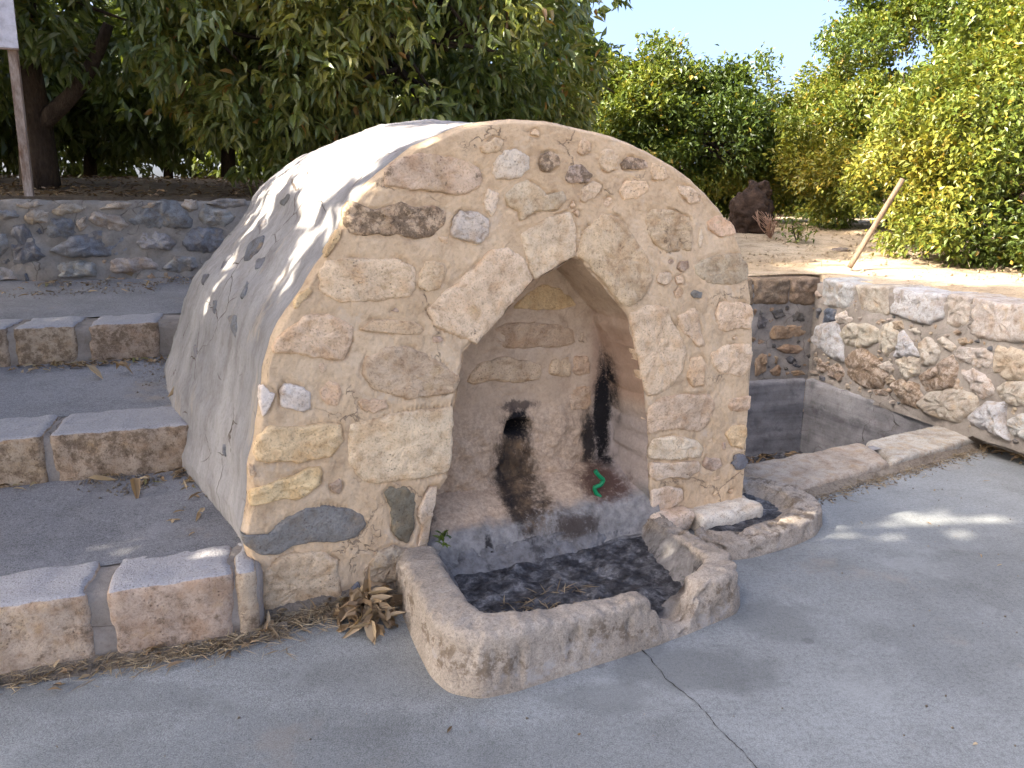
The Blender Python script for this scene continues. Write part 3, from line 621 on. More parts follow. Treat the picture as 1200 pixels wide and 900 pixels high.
for (z, c, pr, am, pts) in FRONT:
    poly = np.array([fl(*p) for p in zp(z, pts)]); poly = poly.mean(0) + (poly - poly.mean(0)) * 1.025; OUT.append(poly)
    lab = 'speckled grey stone' if c in (GREY, BLUE) else ('smooth olive grey slab' if c is OLIVE else None)
    stone(poly, O0, EX, EZ, -EY, ftn, c, max(.011, pr * .9), .05, am * .62, 26, N=96 if len(pts) > 8 else 56, label=lab, surf=face_low, pw=13)
g0 = np.random.default_rng(21)
okf = lambda c: inside(oS, c) and not inside(iS, c) and np.linalg.norm(oS - c, axis=1).min() > .05 and np.linalg.norm(iS - c, axis=1).min() > .05
for P in filler(OUT, 30, (0, 2.6, .05, 1.95), .016, .055, g0, .012, okf, (.45, 2.2)):
    OUT.append(P); stone(P, O0, EX, EZ, -EY, ftn, [TAN, MIDL, CREAM, PINK][g0.integers(4)], g0.uniform(.004, .009), .04, .006, 20, N=40, surf=face_low, base=-.003)
# the mortar of the face, pressed down a little along the joints round each stone
tt = np.r_[np.linspace(0, .94, 190), np.linspace(.945, 1, 16)]
V = iS[:, None, :] * (1 - tt)[None, :, None] + oS[:, None, :] * tt[None, :, None]; V = V.reshape(-1, 2)
T = np.tile(tt, NS); p3 = np.c_[V, np.full(len(V), 2.)]
from mathutils.kdtree import KDTree
pts_o = np.vstack([resample(np.asarray(p), 70) for p in OUT]); kd = KDTree(len(pts_o))
for k, p in enumerate(pts_o): kd.insert((p[0], p[1], 0), k)
kd.balance(); dst = np.array([kd.find((a, b, 0))[2] for a, b in V])
hv = face_low(V) + .004 * fbm(p3, 17, 4, .6) + .0025 * fbm(p3, 45, 3, .6)
hv += .006 * np.maximum(0, fbm(p3 + 7, 5, 3)) * np.exp(-((dst - .03) / .02) ** 2) - .013 * np.exp(-(dst / .008) ** 2) * sstep(-.2, .3, fbm(p3 + 3, 6, 3))
hv *= (1 - sstep(.93, 1.0, T))
vv = -hv + .030 * sstep(.965, 1.0, T) ** 1.5 + .012 * (1 - sstep(0, .03, T))
mesh_obj('mortar_face', np.c_[V[:, 0], vv, V[:, 1]], grid_faces(NS, len(tt)), MORTAR, ftn)
BACK = [
 (YEL, [(455,365),(520,290),(600,240),(700,260),(760,310),(790,350),(700,370),(560,375)]),
 (TAN, [(335,540),(360,470),(430,440),(560,440),(700,450),(775,480),(780,550),(700,570),(540,575),(380,580)]),
 (CREAM, [(205,750),(270,660),(400,620),(520,640),(605,660),(600,740),(480,760),(340,745),(240,770)]),
 (CREAM, [(640,710),(660,640),(750,615),(765,700),(750,725),(690,725)]),
 (TAN, [(772,700),(777,620),(850,620),(860,710),(800,720)]),
 (CREAM, [(740,830),(780,780),(865,775),(865,860),(840,900),(760,900)]),
 (PALE, [(800,535),(815,490),(840,525),(845,540),(810,545)]),
 (PALE, [(640,360),(655,325),(675,345),(660,365)]),
]
for c, pts in BACK:
    poly = [fl(*p, ND) for p in zp(4, pts)]
    stone(poly, np.array([0, ND - .004, 0]), EX, EZ, -EY, ftn, (c[0] * .86, c[1] * .84, c[2] * .82, .6), .012, .05, .008, 18, N=48)
# chips of dark stone showing in the vault render
MW = Matrix.Translation(Vector(FA)) @ Matrix.Rotation(FROT, 4, 'Z'); MI = MW.inverted()
CH = [[(267,300),(273,297),(262,320),(258,317)],[(238,322),(245,320),(238,335),(236,332)],[(281,350),(290,328),(293,333),(288,348)],[(266,370),(277,368),(278,400),(272,387)],[(228,403),(233,407),(232,423),(228,417)],
      [(285,308),(291,285),(309,274),(306,290),(293,303)],[(298,317),(302,303),(312,301),(306,314)],[(250,352),(256,350),(252,370),(249,364)],[(262,520),(265,520),(265,536),(262,532)],[(302,266),(311,256),(313,262),(305,272)],[(328,238),(338,226),(341,231),(332,243)]]
for pts in CH:
    c0 = np.mean(pts, 0); r0 = Vector(ray(*c0)); loc, nr, _, _ = bvh_vault.ray_cast(MI @ Vector(EYE), (MI.to_3x3() @ r0).normalized())
    if loc is None: continue
    nr = np.array(nr); eyel = np.array(MI @ Vector(EYE)); nr = nr if nr @ (eyel - np.array(loc)) > 0 else -nr
    ux = np.cross(EZ, nr); ux /= np.linalg.norm(ux); uy = np.cross(nr, ux); poly = []
    for p in pts:
        rr = np.array(MI.to_3x3() @ Vector(ray(*p))); t = (np.array(loc) - eyel) @ nr / (rr @ nr); q = eyel + t * rr - np.array(loc); poly.append((q @ ux, q @ uy))
    stone(poly, np.array(loc), ux, uy, nr, ftn, BLUE, .010, .06, .004, 20, N=24, label='dark grey stone chip')
# footing stones under the right-hand pier
FF = (O0, EX, EY, EZ)
rock_box('footing_stone', (2.30, -.03, .045), (.20, .10, .055), FF, ftn, WHITE, .02, .012, 12, .025)
rock_box('footing_stone', (1.97, -.02, .06), (.12, .07, .06), FF, ftn, PALE, .03, .014, 12, .025)

# ------------------------------------------------------------------ TROUGHS
def trough(name, ctrl, parent, floor_z, n=420, amp=.008, mats=(BASIN, SLUDGE), lump=.025):
    """closed ring: ctrl rows are outer u, outer v, inner u, inner v, height."""
    C = np.array(ctrl, float); m = len(C); d = np.r_[0, np.cumsum(np.linalg.norm(np.diff(np.vstack([C, C[:1]])[:, :2], axis=0), axis=1))]
    t = np.linspace(0, d[-1], n, endpoint=False); Cc = np.vstack([C, C[:1]])
    Pp = np.stack([np.interp(t, d, Cc[:, k]) for k in range(5)], 1)
    ker = np.hanning(13); ker /= ker.sum()
    for k in range(4): Pp[:, k] = np.convolve(np.r_[Pp[-6:, k], Pp[:, k], Pp[:6, k]], ker, 'valid')
    k5 = np.hanning(7); k5 /= k5.sum(); Pp[:, 4] = np.convolve(np.r_[Pp[-3:, 4], Pp[:, 4], Pp[:3, 4]], k5, 'valid')
    Ou, In, H = Pp[:, :2], Pp[:, 2:4], Pp[:, 4]; cen = In.mean(0)
    rows = []
    wd = np.linalg.norm(Ou - In, axis=1)
    def at(w_, z): rows.append(np.c_[Ou * (1 - w_)[:, None] + In * w_[:, None], z])
    one = np.ones(n)
    at(-.02 * one, -.03 * one); at(-.10 * one, .0 * one)
    for f in (.2, .4, .6, .75, .86): at(-.10 * (1 - f) * one, H * f)
    for a in np.linspace(0, math.pi / 2, 7)[1:]: at(.22 * (1 - math.cos(a)) * one, H * (.86 + .14 * math.sin(a)))
    for f in (.4, .6, .78): at(f * one, H * (1 + .0 * f))
    for a in np.linspace(0, math.pi / 2, 6)[1:]: at((.78 + .24 * math.sin(a)) * one, H - .028 * (1 - math.cos(a)))
    hin = H - .028
    for f in (.25, .5, .75, 1.0):
        q = In + (cen - In) / np.linalg.norm(cen - In, axis=1)[:, None] * (.07 * f ** 1.5 + .02)
        rows.append(np.c_[q, hin + (np.minimum(floor_z, hin - .01) - hin) * f])
    V = np.stack(rows, 1); sh = V.shape; P = V.reshape(-1, 3)
    prof = np.tile(np.r_[0, 0, np.ones(sh[1] - 2)], n)
    dn = P[:, :2] - np.repeat((Ou + In) / 2, sh[1], 0); dz = P[:, 2] - np.repeat(H * .6, sh[1]); nn = np.c_[dn, dz]; nn /= np.maximum(np.linalg.norm(nn, axis=1), 1e-6)[:, None]
    hgt = amp * fbm(P, 6, 4) + amp * .7 * fbm(P, 22, 4, .6) + .0012 * fbm(P, 60, 2) - .026 * sstep(.15, .6, fbm(P + 4, 13, 3)) * sstep(.19, .15, P[:, 2]) - .006 * sstep(.25, .6, fbm(P + 11, 34, 2))
    P = P + nn * (hgt * prof)[:, None]
    mesh_obj('basin_wall', P, [q[::-1] for q in grid_faces(n, sh[1], True)], mats[0], parent)
    # floor
    ring = In + (cen - In) / np.linalg.norm(cen - In, axis=1)[:, None] * .05
    rr = np.linspace(1.03, 0, 40); F = (cen[None, None] + (ring - cen)[:, None] * rr[None, :, None]).reshape(-1, 2)
    edge_ = np.tile(.25 + .75 * sstep(1.03, .80, rr), len(ring)); fz = floor_z + .012 + edge_ * lump * np.maximum(-.4, fbm(np.c_[F, np.zeros(len(F))], 8, 4)) + .006 * fbm(np.c_[F, np.ones(len(F))], 24, 3, .5)
    mesh_obj('basin_floor', np.c_[F, fz], [q[::-1] for q in grid_faces(n, 40, True)], mats[1], parent)

t1 = empty('stone_trough', tuple(FA), FROT, 'large worn stone trough with a broken notched front rim at the foot of the niche', 'trough')
trough('stone_trough', [
 (.585, .03, .745, -.01, .175), (.545, -.20, .705, -.20, .195), (.515, -.45, .675, -.45, .205), (.50, -.65, .665, -.56, .215), (.52, -.76, .665, -.67, .22), (.60, -.835, .72, -.71, .225),
 (.72, -.85, .80, -.73, .222), (.95, -.84, .97, -.735, .20), (1.15, -.835, 1.15, -.74, .195), (1.24, -.83, 1.235, -.735, .195), (1.29, -.83, 1.28, -.735, .178), (1.32, -.825, 1.315, -.73, .10), (1.355, -.82, 1.35, -.725, .055), (1.44, -.815, 1.43, -.72, .03),
 (1.485, -.81, 1.475, -.71, .055), (1.515, -.805, 1.50, -.70, .13), (1.545, -.80, 1.53, -.695, .168), (1.62, -.79, 1.585, -.69, .178), (1.72, -.775, 1.64, -.66, .178), (1.80, -.71, 1.69, -.62, .175), (1.84, -.62, 1.715, -.56, .172), (1.85, -.50, 1.725, -.48, .17), (1.845, -.40, 1.74, -.42, .165), (1.86, -.28, 1.765, -.28, .145),
 (1.90, -.12, 1.81, -.12, .13), (1.93, .05, 1.85, -.02, .12), (1.70, .07, 1.69, -.02, .12), (1.40, .07, 1.40, -.02, .12), (1.10, .07, 1.10, -.02, .12), (.80, .07, .82, -.02, .12)], t1, .022)
t2 = empty('stone_trough', tuple(FA), FROT, 'small low rounded stone basin at the right foot of the fountain beside the curb', 'trough')
trough('small', [
 (1.98, -.20, 2.06, -.16, .07), (2.02, -.38, 2.12, -.24, .075), (2.15, -.41, 2.20, -.27, .085), (2.40, -.40, 2.40, -.26, .095), (2.60, -.36, 2.55, -.24, .10), (2.76, -.26, 2.66, -.17, .10), (2.84, -.12, 2.71, -.06, .10), (2.86, .05, 2.73, .06, .10), (2.82, .22, 2.70, .18, .09),
 (2.70, .34, 2.62, .26, .08), (2.56, .36, 2.58, .2, .05), (2.52, .10, 2.54, .08, .04), (2.45, -.05, 2.46, -.09, .04), (2.15, -.06, 2.16, -.10, .04)], t2, .022, n=220, amp=.007, lump=.01)

# ------------------------------------------------------------------ TANK and curb
tk = empty('water_tank', (0, 0, 0), 0, 'empty sunken grey rendered water tank with a low stone curb right of the fountain', 'tank')
zl = .09
c_fl, c_fr, c_br, c_bl = np.array([1.22, 4.33]), np.array([3.13, 5.31]), np.array([2.66, 6.80]), np.array([.93, 6.35])
plan = np.array([c_fl, c_fr, c_br, c_bl]); pin = []
def tank_wall(a, b, n_in, ztop=zl, lip=.05):
    L = np.linalg.norm(b - a); nl = int(L / .04); s_ = np.linspace(0, 1, nl); zs_ = np.linspace(-.62, ztop, 26)
    P = []
    for q in s_:
        p = a + (b - a) * q
        for z in zs_: P.append((*(p), z))
        P.append((*(p - n_in * .012), ztop + .008)); P.append((*(p - n_in * (lip + .03)), ztop + .022)); P.append((*(p - n_in * (lip + .12)), ztop + .03))
    P = np.array(P); h = .006 * fbm(P, 3, 3) + .004 * fbm(P, 14, 4); P[:, :2] += n_in[None] * h[:, None]
    return mesh_obj('tank_wall', P, grid_faces(nl, 29), TANK, tk)
def nin(a, b):
    d = (b - a) / np.linalg.norm(b - a); n_ = np.array([-d[1], d[0]]); return n_ if n_ @ (plan.mean(0) - a) > 0 else -n_
for a, b in ((c_fl, c_fr), (c_fr, c_br), (c_br, c_bl), (c_bl, c_fl)): 
    fr = a is c_fl
    tank_wall(a, b, nin(a, b), .03 if fr else zl, .0 if fr else .05)
fg = []
for s_ in np.linspace(-.02, 1.02, 40):
    for t_ in np.linspace(-.02, 1.02, 40):
        p = (1 - s_) * ((1 - t_) * c_fl + t_ * c_bl) + s_ * ((1 - t_) * c_fr + t_ * c_br); fg.append((*p, -.58))
fg = np.array(fg); fg[:, 2] += .02 * fbm(fg, 5, 4); mesh_obj('tank_floor', fg, grid_faces(40, 40), SLUDGE, tk)
CURB = [([(1.22, 4.385), (1.75, 4.66), (2.372, 4.985), (2.385, 4.78), (2.350, 4.54), (2.0, 4.31), (1.62, 4.07), (1.40, 3.97), (1.25, 4.10)], (.40, .34, .26, .55)),
        ([(2.376, 4.985), (2.70, 5.17), (2.997, 5.344), (3.24, 5.44), (3.42, 5.36), (3.38, 5.195), (2.95, 4.91), (2.356, 4.543), (2.39, 4.78)], (.43, .39, .33, .35))]
for pts, c in CURB:
    stone(pts, np.array([0, 0, .0]), EX, EY, EZ, tk, c, .065, .08, .008, 6, N=140, name='curb_slab', pw=22, base=0, jit=.010)

# ------------------------------------------------------------------ WALLS
def wall_body(name, O, ux, nn, s0, s1, z0, z1, thick, parent, mat, seg=.035, amp=.012, topfn=None):
    nl = int((s1 - s0) / seg) + 2; nz = int((z1 - z0) / seg) + 2; P = []
    for s_ in np.linspace(s0, s1, nl):
        zt = z1 if topfn is None else topfn(s_)
        for k in range(nz): P.append(O + ux * s_ + UP * (z0 + (zt - z0) * k / (nz - 1)))
        for k in range(1, 9): P.append(O + ux * s_ - nn * thick * k / 8 + UP * (zt + .004))
        P.append(O + ux * s_ - nn * thick + UP * z0)
    P = np.array(P); h = amp * fbm(P, 4, 4, .55) + amp * .5 * fbm(P, 16, 3)
    P = P + nn * h[:, None]; P[:, 2] += .5 * h
    f = grid_faces(nl, nz + 9); return mesh_obj(name, P, f, mat, parent)
def wall_px(z, pts, O, ux, nn):
    out = []
    for p in zp(z, pts):
        q = onplane(*p, O, nn); out.append(((q - O) @ ux, q[2]))
    return out
rw = empty('retaining_wall', tuple(TC), 0, 'rubble stone wall with squared cap stones running towards the viewer right of the tank', 'wall')
def lw(o): o.location = tuple(-TC); return o
lw(wall_body('mortar', TC, RW, RN, -.3, 12, .06, WALL_TOP - .06, .36, rw, WALLM, amp=.02))
RWS = [
 (WHITE, .035, [(370,110),(385,80),(500,95),(505,120),(490,180),(440,180),(365,165)], 'cap_stone'), (PALE, .035, [(508,130),(520,95),(635,105),(640,150),(635,210),(600,205),(570,200),(530,190)], 'cap_stone'),
 (WHITE, .035, [(645,200),(660,115),(760,110),(865,145),(860,220),(810,250),(740,235),(690,215)], 'cap_stone'), (PALE, .03, [(885,150),(975,155),(975,235),(960,255),(885,258)], 'cap_stone'),
 (PALE, .03, [(985,165),(1100,170),(1240,190),(1240,320),(1090,320),(1000,300),(978,280)], 'cap_stone'), (CREAM, .03, [(1250,190),(1400,215),(1400,330),(1250,320)], 'cap_stone'),
 (WHITE, .05, [(325,310),(350,260),(425,245),(440,300),(452,390),(420,385),(350,340)], 0), (PALE, .05, [(450,285),(480,250),(550,245),(590,270),(580,320),(520,345),(470,325)], 0), (PALE, .045, [(605,300),(620,255),(650,250),(675,290),(665,340),(640,370),(615,345)], 0),
 (WHITE, .045, [(672,375),(690,290),(705,280),(735,320),(768,375),(720,380)], 0), (PALE, .045, [(770,330),(800,305),(835,320),(850,360),(830,405),(785,410),(775,370)], 0), (PALE, .03, [(845,310),(870,300),(915,340),(905,360),(870,345)], 0),
 (PALE, .025, [(725,270),(760,262),(785,285),(770,295)], 0), (PALE, .04, [(675,400),(730,375),(765,400),(760,450),(710,475),(690,450)], 0), (MIDL, .045, [(775,460),(830,430),(900,385),(920,440),(905,500),(850,520),(800,515)], 0),
 (PALE, .04, [(925,370),(940,345),(1040,355),(1085,390),(1070,425),(990,425),(945,405)], 0), (CREAM, .04, [(1085,390),(1100,340),(1180,360),(1230,400),(1220,470),(1140,470),(1090,440)], 0), (PALE, .045, [(950,440),(1000,435),(1070,480),(1075,530),(1030,550),(980,500)], 0),
 (MIDL, .04, [(660,500),(700,480),(760,500),(790,560),(760,590),(700,570)], 0), (PALE, .055, [(775,575),(820,535),(920,520),(990,550),(985,600),(930,645),(860,630),(800,610)], 0), (PALE, .045, [(1090,520),(1130,490),(1215,490),(1215,580),(1130,570)], 0),
 (WHITE, .06, [(980,630),(1050,575),(1115,580),(1110,640),(1140,720),(1070,690),(1000,660)], 0), (WHITE, .06, [(1140,650),(1200,620),(1280,640),(1280,740),(1170,700)], 0), (MIDL, .04, [(470,390),(530,350),(590,400),(620,450),(600,500),(540,500),(480,460)], 0),
 (MIDL, .03, [(345,430),(360,390),(385,420),(380,440),(365,445)], 0), (MIDL, .035, [(390,430),(430,410),(460,450),(440,480),(400,460)], 0), (PALE, .03, [(600,420),(640,400),(670,430),(650,450)], 0), (PALE, .03, [(430,210),(470,190),(495,225),(470,245),(435,240)], 0),
 (BLUE, .03, [(370,240),(380,185),(420,190),(415,230)], 0), (MIDL, .03, [(625,480),(650,460),(665,480),(640,500)], 0), (MIDL, .025, [(575,520),(620,515),(625,540),(590,540)], 0), (TAN, .025, [(590,240),(610,222),(625,235),(608,250)], 0), (TAN, .025, [(655,240),(690,235),(700,262),(670,268)], 0),
 (TAN, .03, [(930,310),(955,305),(970,325),(945,332)], 0), (MIDL, .03, [(865,455),(890,510),(880,520)], 0), (PALE, .03, [(1240,350),(1330,350),(1340,440),(1250,450)], 0), (PALE, .03, [(1225,480),(1330,470),(1330,590),(1235,590)], 0)]
RWS[-3] = (TAN, .03, [(930,470),(950,500),(945,530),(915,515)], 0)
RP = []
for c, pr, pts, nm in RWS:
    poly = np.array(wall_px(8, pts, TC, RW, RN)); ce = poly.mean(0); poly = ce + (poly - ce) * (1.22 if not nm else 1.06); RP.append(poly)
    if nm: poly[:, 1] = np.where(poly[:, 1] > ce[1], WALL_TOP - .015 + .012 * np.sin(poly[:, 0] * 9), poly[:, 1])
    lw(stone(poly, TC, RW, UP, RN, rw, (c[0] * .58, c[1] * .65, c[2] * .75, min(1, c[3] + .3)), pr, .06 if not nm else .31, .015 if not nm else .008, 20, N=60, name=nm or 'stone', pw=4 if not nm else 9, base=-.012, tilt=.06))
for k in range(6):     # caps beyond the frame
    a = 3.05 + k * .55; poly = [(a, .78), (a + .5, .77), (a + .51, 1.0), (a + .01, 1.005)]
    RP.append(np.array(poly)); lw(stone(poly, TC, RW, UP, RN, rw, PALE, .03, .31, .01, 13, N=36, name='cap_stone', pw=9, base=-.01))
for P in filler(RP, 190, (.05, 3.6, .13, .88), .016, .09, g0, .003):
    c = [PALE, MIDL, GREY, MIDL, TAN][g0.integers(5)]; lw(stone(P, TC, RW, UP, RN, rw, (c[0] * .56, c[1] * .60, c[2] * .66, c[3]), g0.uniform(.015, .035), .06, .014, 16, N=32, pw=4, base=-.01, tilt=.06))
bw = empty('retaining_wall', tuple(TC), 0, 'short brown shaded stone wall at the back of the tank beside the fountain', 'wall')
lw(wall_body('mortar', TC, -BW, BN, -2.6, .3, .06, WALL_TOP - .06, .36, bw, WALLM, amp=.02))
BWS = [(MIDL, .03, [(30,165),(30,85),(75,80),(78,165)]), (LICH, .035, [(83,160),(87,80),(210,75),(225,110),(220,160),(140,165)]), (LICH, .035, [(232,155),(237,75),(352,80),(352,120),(340,160),(290,170)]), (TAN, .03, [(150,290),(165,255),(290,250),(300,280),(280,300),(160,310)]),
 (BLUE, .03, [(215,390),(235,375),(280,410),(270,430),(235,420)]), (TAN, .03, [(85,390),(110,360),(135,375),(130,440),(90,460)]), (GREY, .03, [(90,250),(110,210),(140,230),(130,260),(100,265)]), (GREY, .03, [(230,220),(250,190),(285,200),(290,235),(245,235)]),
 (TAN, .03, [(180,350),(220,330),(290,340),(295,365),(220,370)]), (TAN, .025, [(150,440),(180,415),(195,430),(190,460),(160,460)]), (TAN, .02, [(320,260),(332,240),(340,290),(325,300)]), (TAN, .025, [(230,440),(280,435),(295,455),(240,462)]), (GREY, .025, [(160,200),(200,185),(215,210),(175,225)])]
BP = []
for c, pr, pts in BWS:
    poly = np.array(wall_px(8, pts, TC, -BW, BN)); ce = poly.mean(0); poly = ce + (poly - ce) * 1.08; BP.append(poly)
    if ce[1] > .85: poly[:, 1] = np.where(poly[:, 1] > ce[1], WALL_TOP - .012, poly[:, 1])
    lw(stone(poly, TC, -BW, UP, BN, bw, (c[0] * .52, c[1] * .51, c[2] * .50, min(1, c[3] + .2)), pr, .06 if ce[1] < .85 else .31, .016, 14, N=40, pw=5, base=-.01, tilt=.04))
for P in filler(BP, 60, (-1.2, .0, .13, .86), .018, .12, g0, .005):
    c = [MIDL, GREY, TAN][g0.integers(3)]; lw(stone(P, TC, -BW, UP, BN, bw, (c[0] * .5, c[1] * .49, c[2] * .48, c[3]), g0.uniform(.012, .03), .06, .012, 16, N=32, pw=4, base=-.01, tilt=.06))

# left retaining wall above the steps
N4 = -STEPB
lwall = empty('retaining_wall', tuple(S4), 0, 'low fieldstone wall of blue grey boulders above the top step on the left', 'wall')
def l4(o): o.location = tuple(-S4); return o
q = onplane(0, 232, S4, N4); q2 = onplane(230, 233, S4, N4); W4T = (q[2] + q2[2]) / 2 - .02
l4(wall_body('mortar', S4, STEPD, N4, -6, 3.2, .6, W4T, .45, lwall, LWM, amp=.03))
LWS = [(BLUE,[(40,870),(45,800),(90,795),(150,890),(160,900),(100,930),(50,930)]),(BLUE,[(160,830),(180,770),(250,770),(270,820),(240,845),(190,850)]),(BLUE,[(180,880),(250,835),(340,812),(430,830),(460,870),(420,900),(250,903)]),(TAN,[(310,770),(330,745),(420,760),(450,790),(420,812),(350,800)]),
 (BLUE,[(455,775),(500,740),(570,705),(620,705),(675,770),(670,800),(560,805),(480,795)]),(GREY,[(480,850),(500,820),(580,815),(620,850),(600,880),(500,875)]),(BLUE,[(640,850),(680,800),(780,805),(790,850),(740,890),(660,880)]),(GREY,[(700,760),(720,715),(800,740),(830,760),(790,800),(720,790)]),
 (TAN,[(85,760),(120,735),(170,745),(165,780),(100,785)]),(GREY,[(-60,770),(-50,735),(50,740),(70,760),(20,775)]),(GREY,[(170,940),(250,915),(330,925),(340,970),(200,975)]),(TAN,[(380,960),(400,910),(520,905),(560,940),(480,960)]),(GREY,[(570,945),(620,900),(690,905),(700,940),(640,960)]),
 (TAN,[(-50,930),(40,945),(60,980),(-40,990)]),(TAN,[(490,730),(530,712),(560,715),(530,740)]),(TAN,[(640,720),(650,700),(690,705),(695,735),(665,745)]),(GREY,[(725,715),(760,700),(860,700),(870,722),(800,735)]),(GREY,[(-60,900),(-50,830),(20,820),(30,870),(0,910)]),
 (BLUE,[(-200,890),(-190,800),(-90,790),(-75,870),(-120,910)]),(GREY,[(-330,880),(-310,760),(-230,770),(-215,890)]),(TAN,[(180,745),(230,712),(300,725),(290,742),(200,760)]),(TAN,[(350,735),(400,710),(470,715),(440,735)]),(TAN,[(270,770),(300,765),(305,800),(280,820)]),(GREY,[(840,790),(900,720),(960,740),(950,820),(880,830)]),(BLUE,[(800,880),(840,830),(930,840),(930,920),(830,930)]),(TAN,[(60,720),(130,705),(160,722),(90,735)])]
LP = []
for c, pts in LWS:
    poly = np.array(wall_px(9, pts, S4, STEPD, N4)); ce = poly.mean(0); poly = ce + (poly - ce) * 1.08; LP.append(poly)
    c = (.235, .232, .235, .35) if c is BLUE else ((.33, .31, .285, .5) if c is GREY else (.46, .385, .31, .5))
    l4(stone(poly, S4, STEPD, UP, N4, lwall, c, .065 if len(pts) > 4 else .05, .08, .030, 7, N=56, pw=3.5, base=-.02, tilt=.10, jit=.014))
for P in filler(LP, 60, (-1.6, 1.6, 1.0, W4T - .05), .03, .11, g0, .012, asp=(.4, 1.2)):
    c = [GREY, TAN, MIDL, BLUE][g0.integers(4)]; l4(stone(P, S4, STEPD, UP, N4, lwall, (c[0] * .8, c[1] * .82, c[2] * .86, c[3]), g0.uniform(.02, .04), .08, .02, 9, N=32, pw=4, base=-.015, tilt=.08, jit=.01))

# ------------------------------------------------------------------ STEPS
st = empty('stone_steps', tuple(S1), 0, 'wide flight of three stone edged concrete steps climbing left of the fountain', 'steps')
def l1(o): o.location = tuple(-S1); return o
DKST = (.47, .36, .26, .85)
def step(Sk, z0, z1, dep, blocks, joint_s, s_min, s_end):
    fr = (Sk, STEPD, STEPB, UP)
    for (a, b) in blocks:
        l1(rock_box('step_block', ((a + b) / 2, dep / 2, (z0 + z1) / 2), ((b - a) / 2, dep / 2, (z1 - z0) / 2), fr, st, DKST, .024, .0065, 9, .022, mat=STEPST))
    zc = z1 - .012; l1(rock_box('joint', ((s_min + s_end) / 2, dep / 2 + .012, (z0 + zc) / 2), ((s_end - s_min) / 2, dep / 2, (zc - z0) / 2), fr, st, (.3, .3, .3, 0), .03, .008, 10, .04, mat=JOINT))
def s_of(px, y, Sk, z):
    p = gz(px, y, z); return (p - Sk) @ STEPD
Z1, Z2, Z3 = .262, .55, .885
step(S1, -.02, Z1, .30, [(-1.35, -.66), (-.63, s_of(107, 781, S1, 0) + .014), (s_of(126, 779, S1, 0) + .012, s_of(279, 752, S1, 0)), (s_of(281, 752, S1, 0), s_of(306, 744, S1, 0))], None, -1.4, s_of(312, 742, S1, 0))
s2a = s_of(62, 560, S2, .33)
DKST = (.41, .315, .225, 1.0)
step(S2, .28, Z2, .44, [(s2a - 1.9, s2a - 1.05), (s2a - 1.03, s2a - .012), (s2a + .016, s2a + .62)], None, s2a - 2, s2a + .78)
s3 = [s_of(p, 421, S3, .66) for p in (25, 27, 95, 112, 196)]
step(S3, .60, Z3, .50, [(s3[0] - 1.9, s3[0] - .85), (s3[0] - .80, s3[0] - .01), (s3[1] + .01, s3[2]), (s3[3] - .02, s3[4] - .04)], None, s3[0] - 2, s3[4] + .3)
def tread(Sa, da, za, Sb, zb, s0, s1, zbr=None):
    """concrete sheet from the back of one step's stones to the foot of the next riser."""
    D = (Sb - Sa) @ STEPB; nl = 90; nd = 46; P = []
    for s_ in np.linspace(s0, s1, nl):
        for k in range(nd):
            t = k / (nd - 1); e = da - .05 + (D + .06 - da) * t; P.append(Sa + STEPD * s_ + STEPB * e + UP * (za - .006 + (zb - za) * t))
    P = np.array(P); P[:, 2] += .008 * fbm(P, 2.5, 4); return l1(mesh_obj('tread', P, [q[::-1] for q in grid_faces(nl, nd)][::-1], TREAD, st))
tread(S1, .30, Z1, S2, .33, -1.5, 1.25); tread(S2, .44, Z2, S3, .66, -2.2, 1.6); tread(S3, .50, Z3, S4, 1.03, -3, 2.6)

exec_tail = True
# ------------------------------------------------------------------ leaves and trees
def unit(a): return a / np.maximum(np.linalg.norm(a, axis=1), 1e-9)[:, None]
LEAF8 = np.array([[0, 0, 0], [.30, .5, .10], [.30, 0, 0], [.30, -.5, .10], [.66, .42, .02], [.66, 0, -.06], [.66, -.42, .02], [1, 0, -.20]])
LEAF8F = np.array([[0, 2, 1, 1], [0, 3, 2, 2], [2, 5, 4, 1], [3, 6, 5, 2], [5, 7, 4, 4], [6, 7, 5, 5]])
LEAF4 = np.array([[0, 0, 0], [.48, .5, .10], [1, 0, -.08], [.48, -.5, .10]]); 
def leaf_frames(D, g, roll):
    D = unit(D); up = np.tile([0, 0, 1.], (len(D), 1)) + g.normal(0, roll, (len(D), 3)); S = unit(np.cross(up, D)); Nn = np.cross(D, S); return D, S, Nn
def leaf_cloud(name, P, D, L, W, tint, mat, parent, g, kind=8, roll=.5):
    D, S, Nn = leaf_frames(D, g, roll); T = LEAF8 if kind == 8 else LEAF4; n = len(P)
    V = P[:, None] + (T[None, :, :1] * L[:, None, None]) * D[:, None] + (T[None, :, 1:2] * W[:, None, None]) * S[:, None] + (T[None, :, 2:] * np.minimum(L, 4 * W)[:, None, None]) * Nn[:, None]
    k = len(T)
    if kind == 8:
        tri = np.array([[0, 2, 1], [0, 3, 2], [2, 5, 4], [2, 4, 1], [3, 6, 5], [3, 5, 2], [5, 7, 4], [6, 7, 5]])
    else: tri = np.array([[0, 2, 1], [0, 3, 2]])
    Q = (np.arange(n)[:, None, None] * k + tri[None]).reshape(-1, 3)
    return fast_obj(name, V.reshape(-1, 3), Q, mat, parent, np.repeat(tint, len(tri)), smooth=False, n=3)
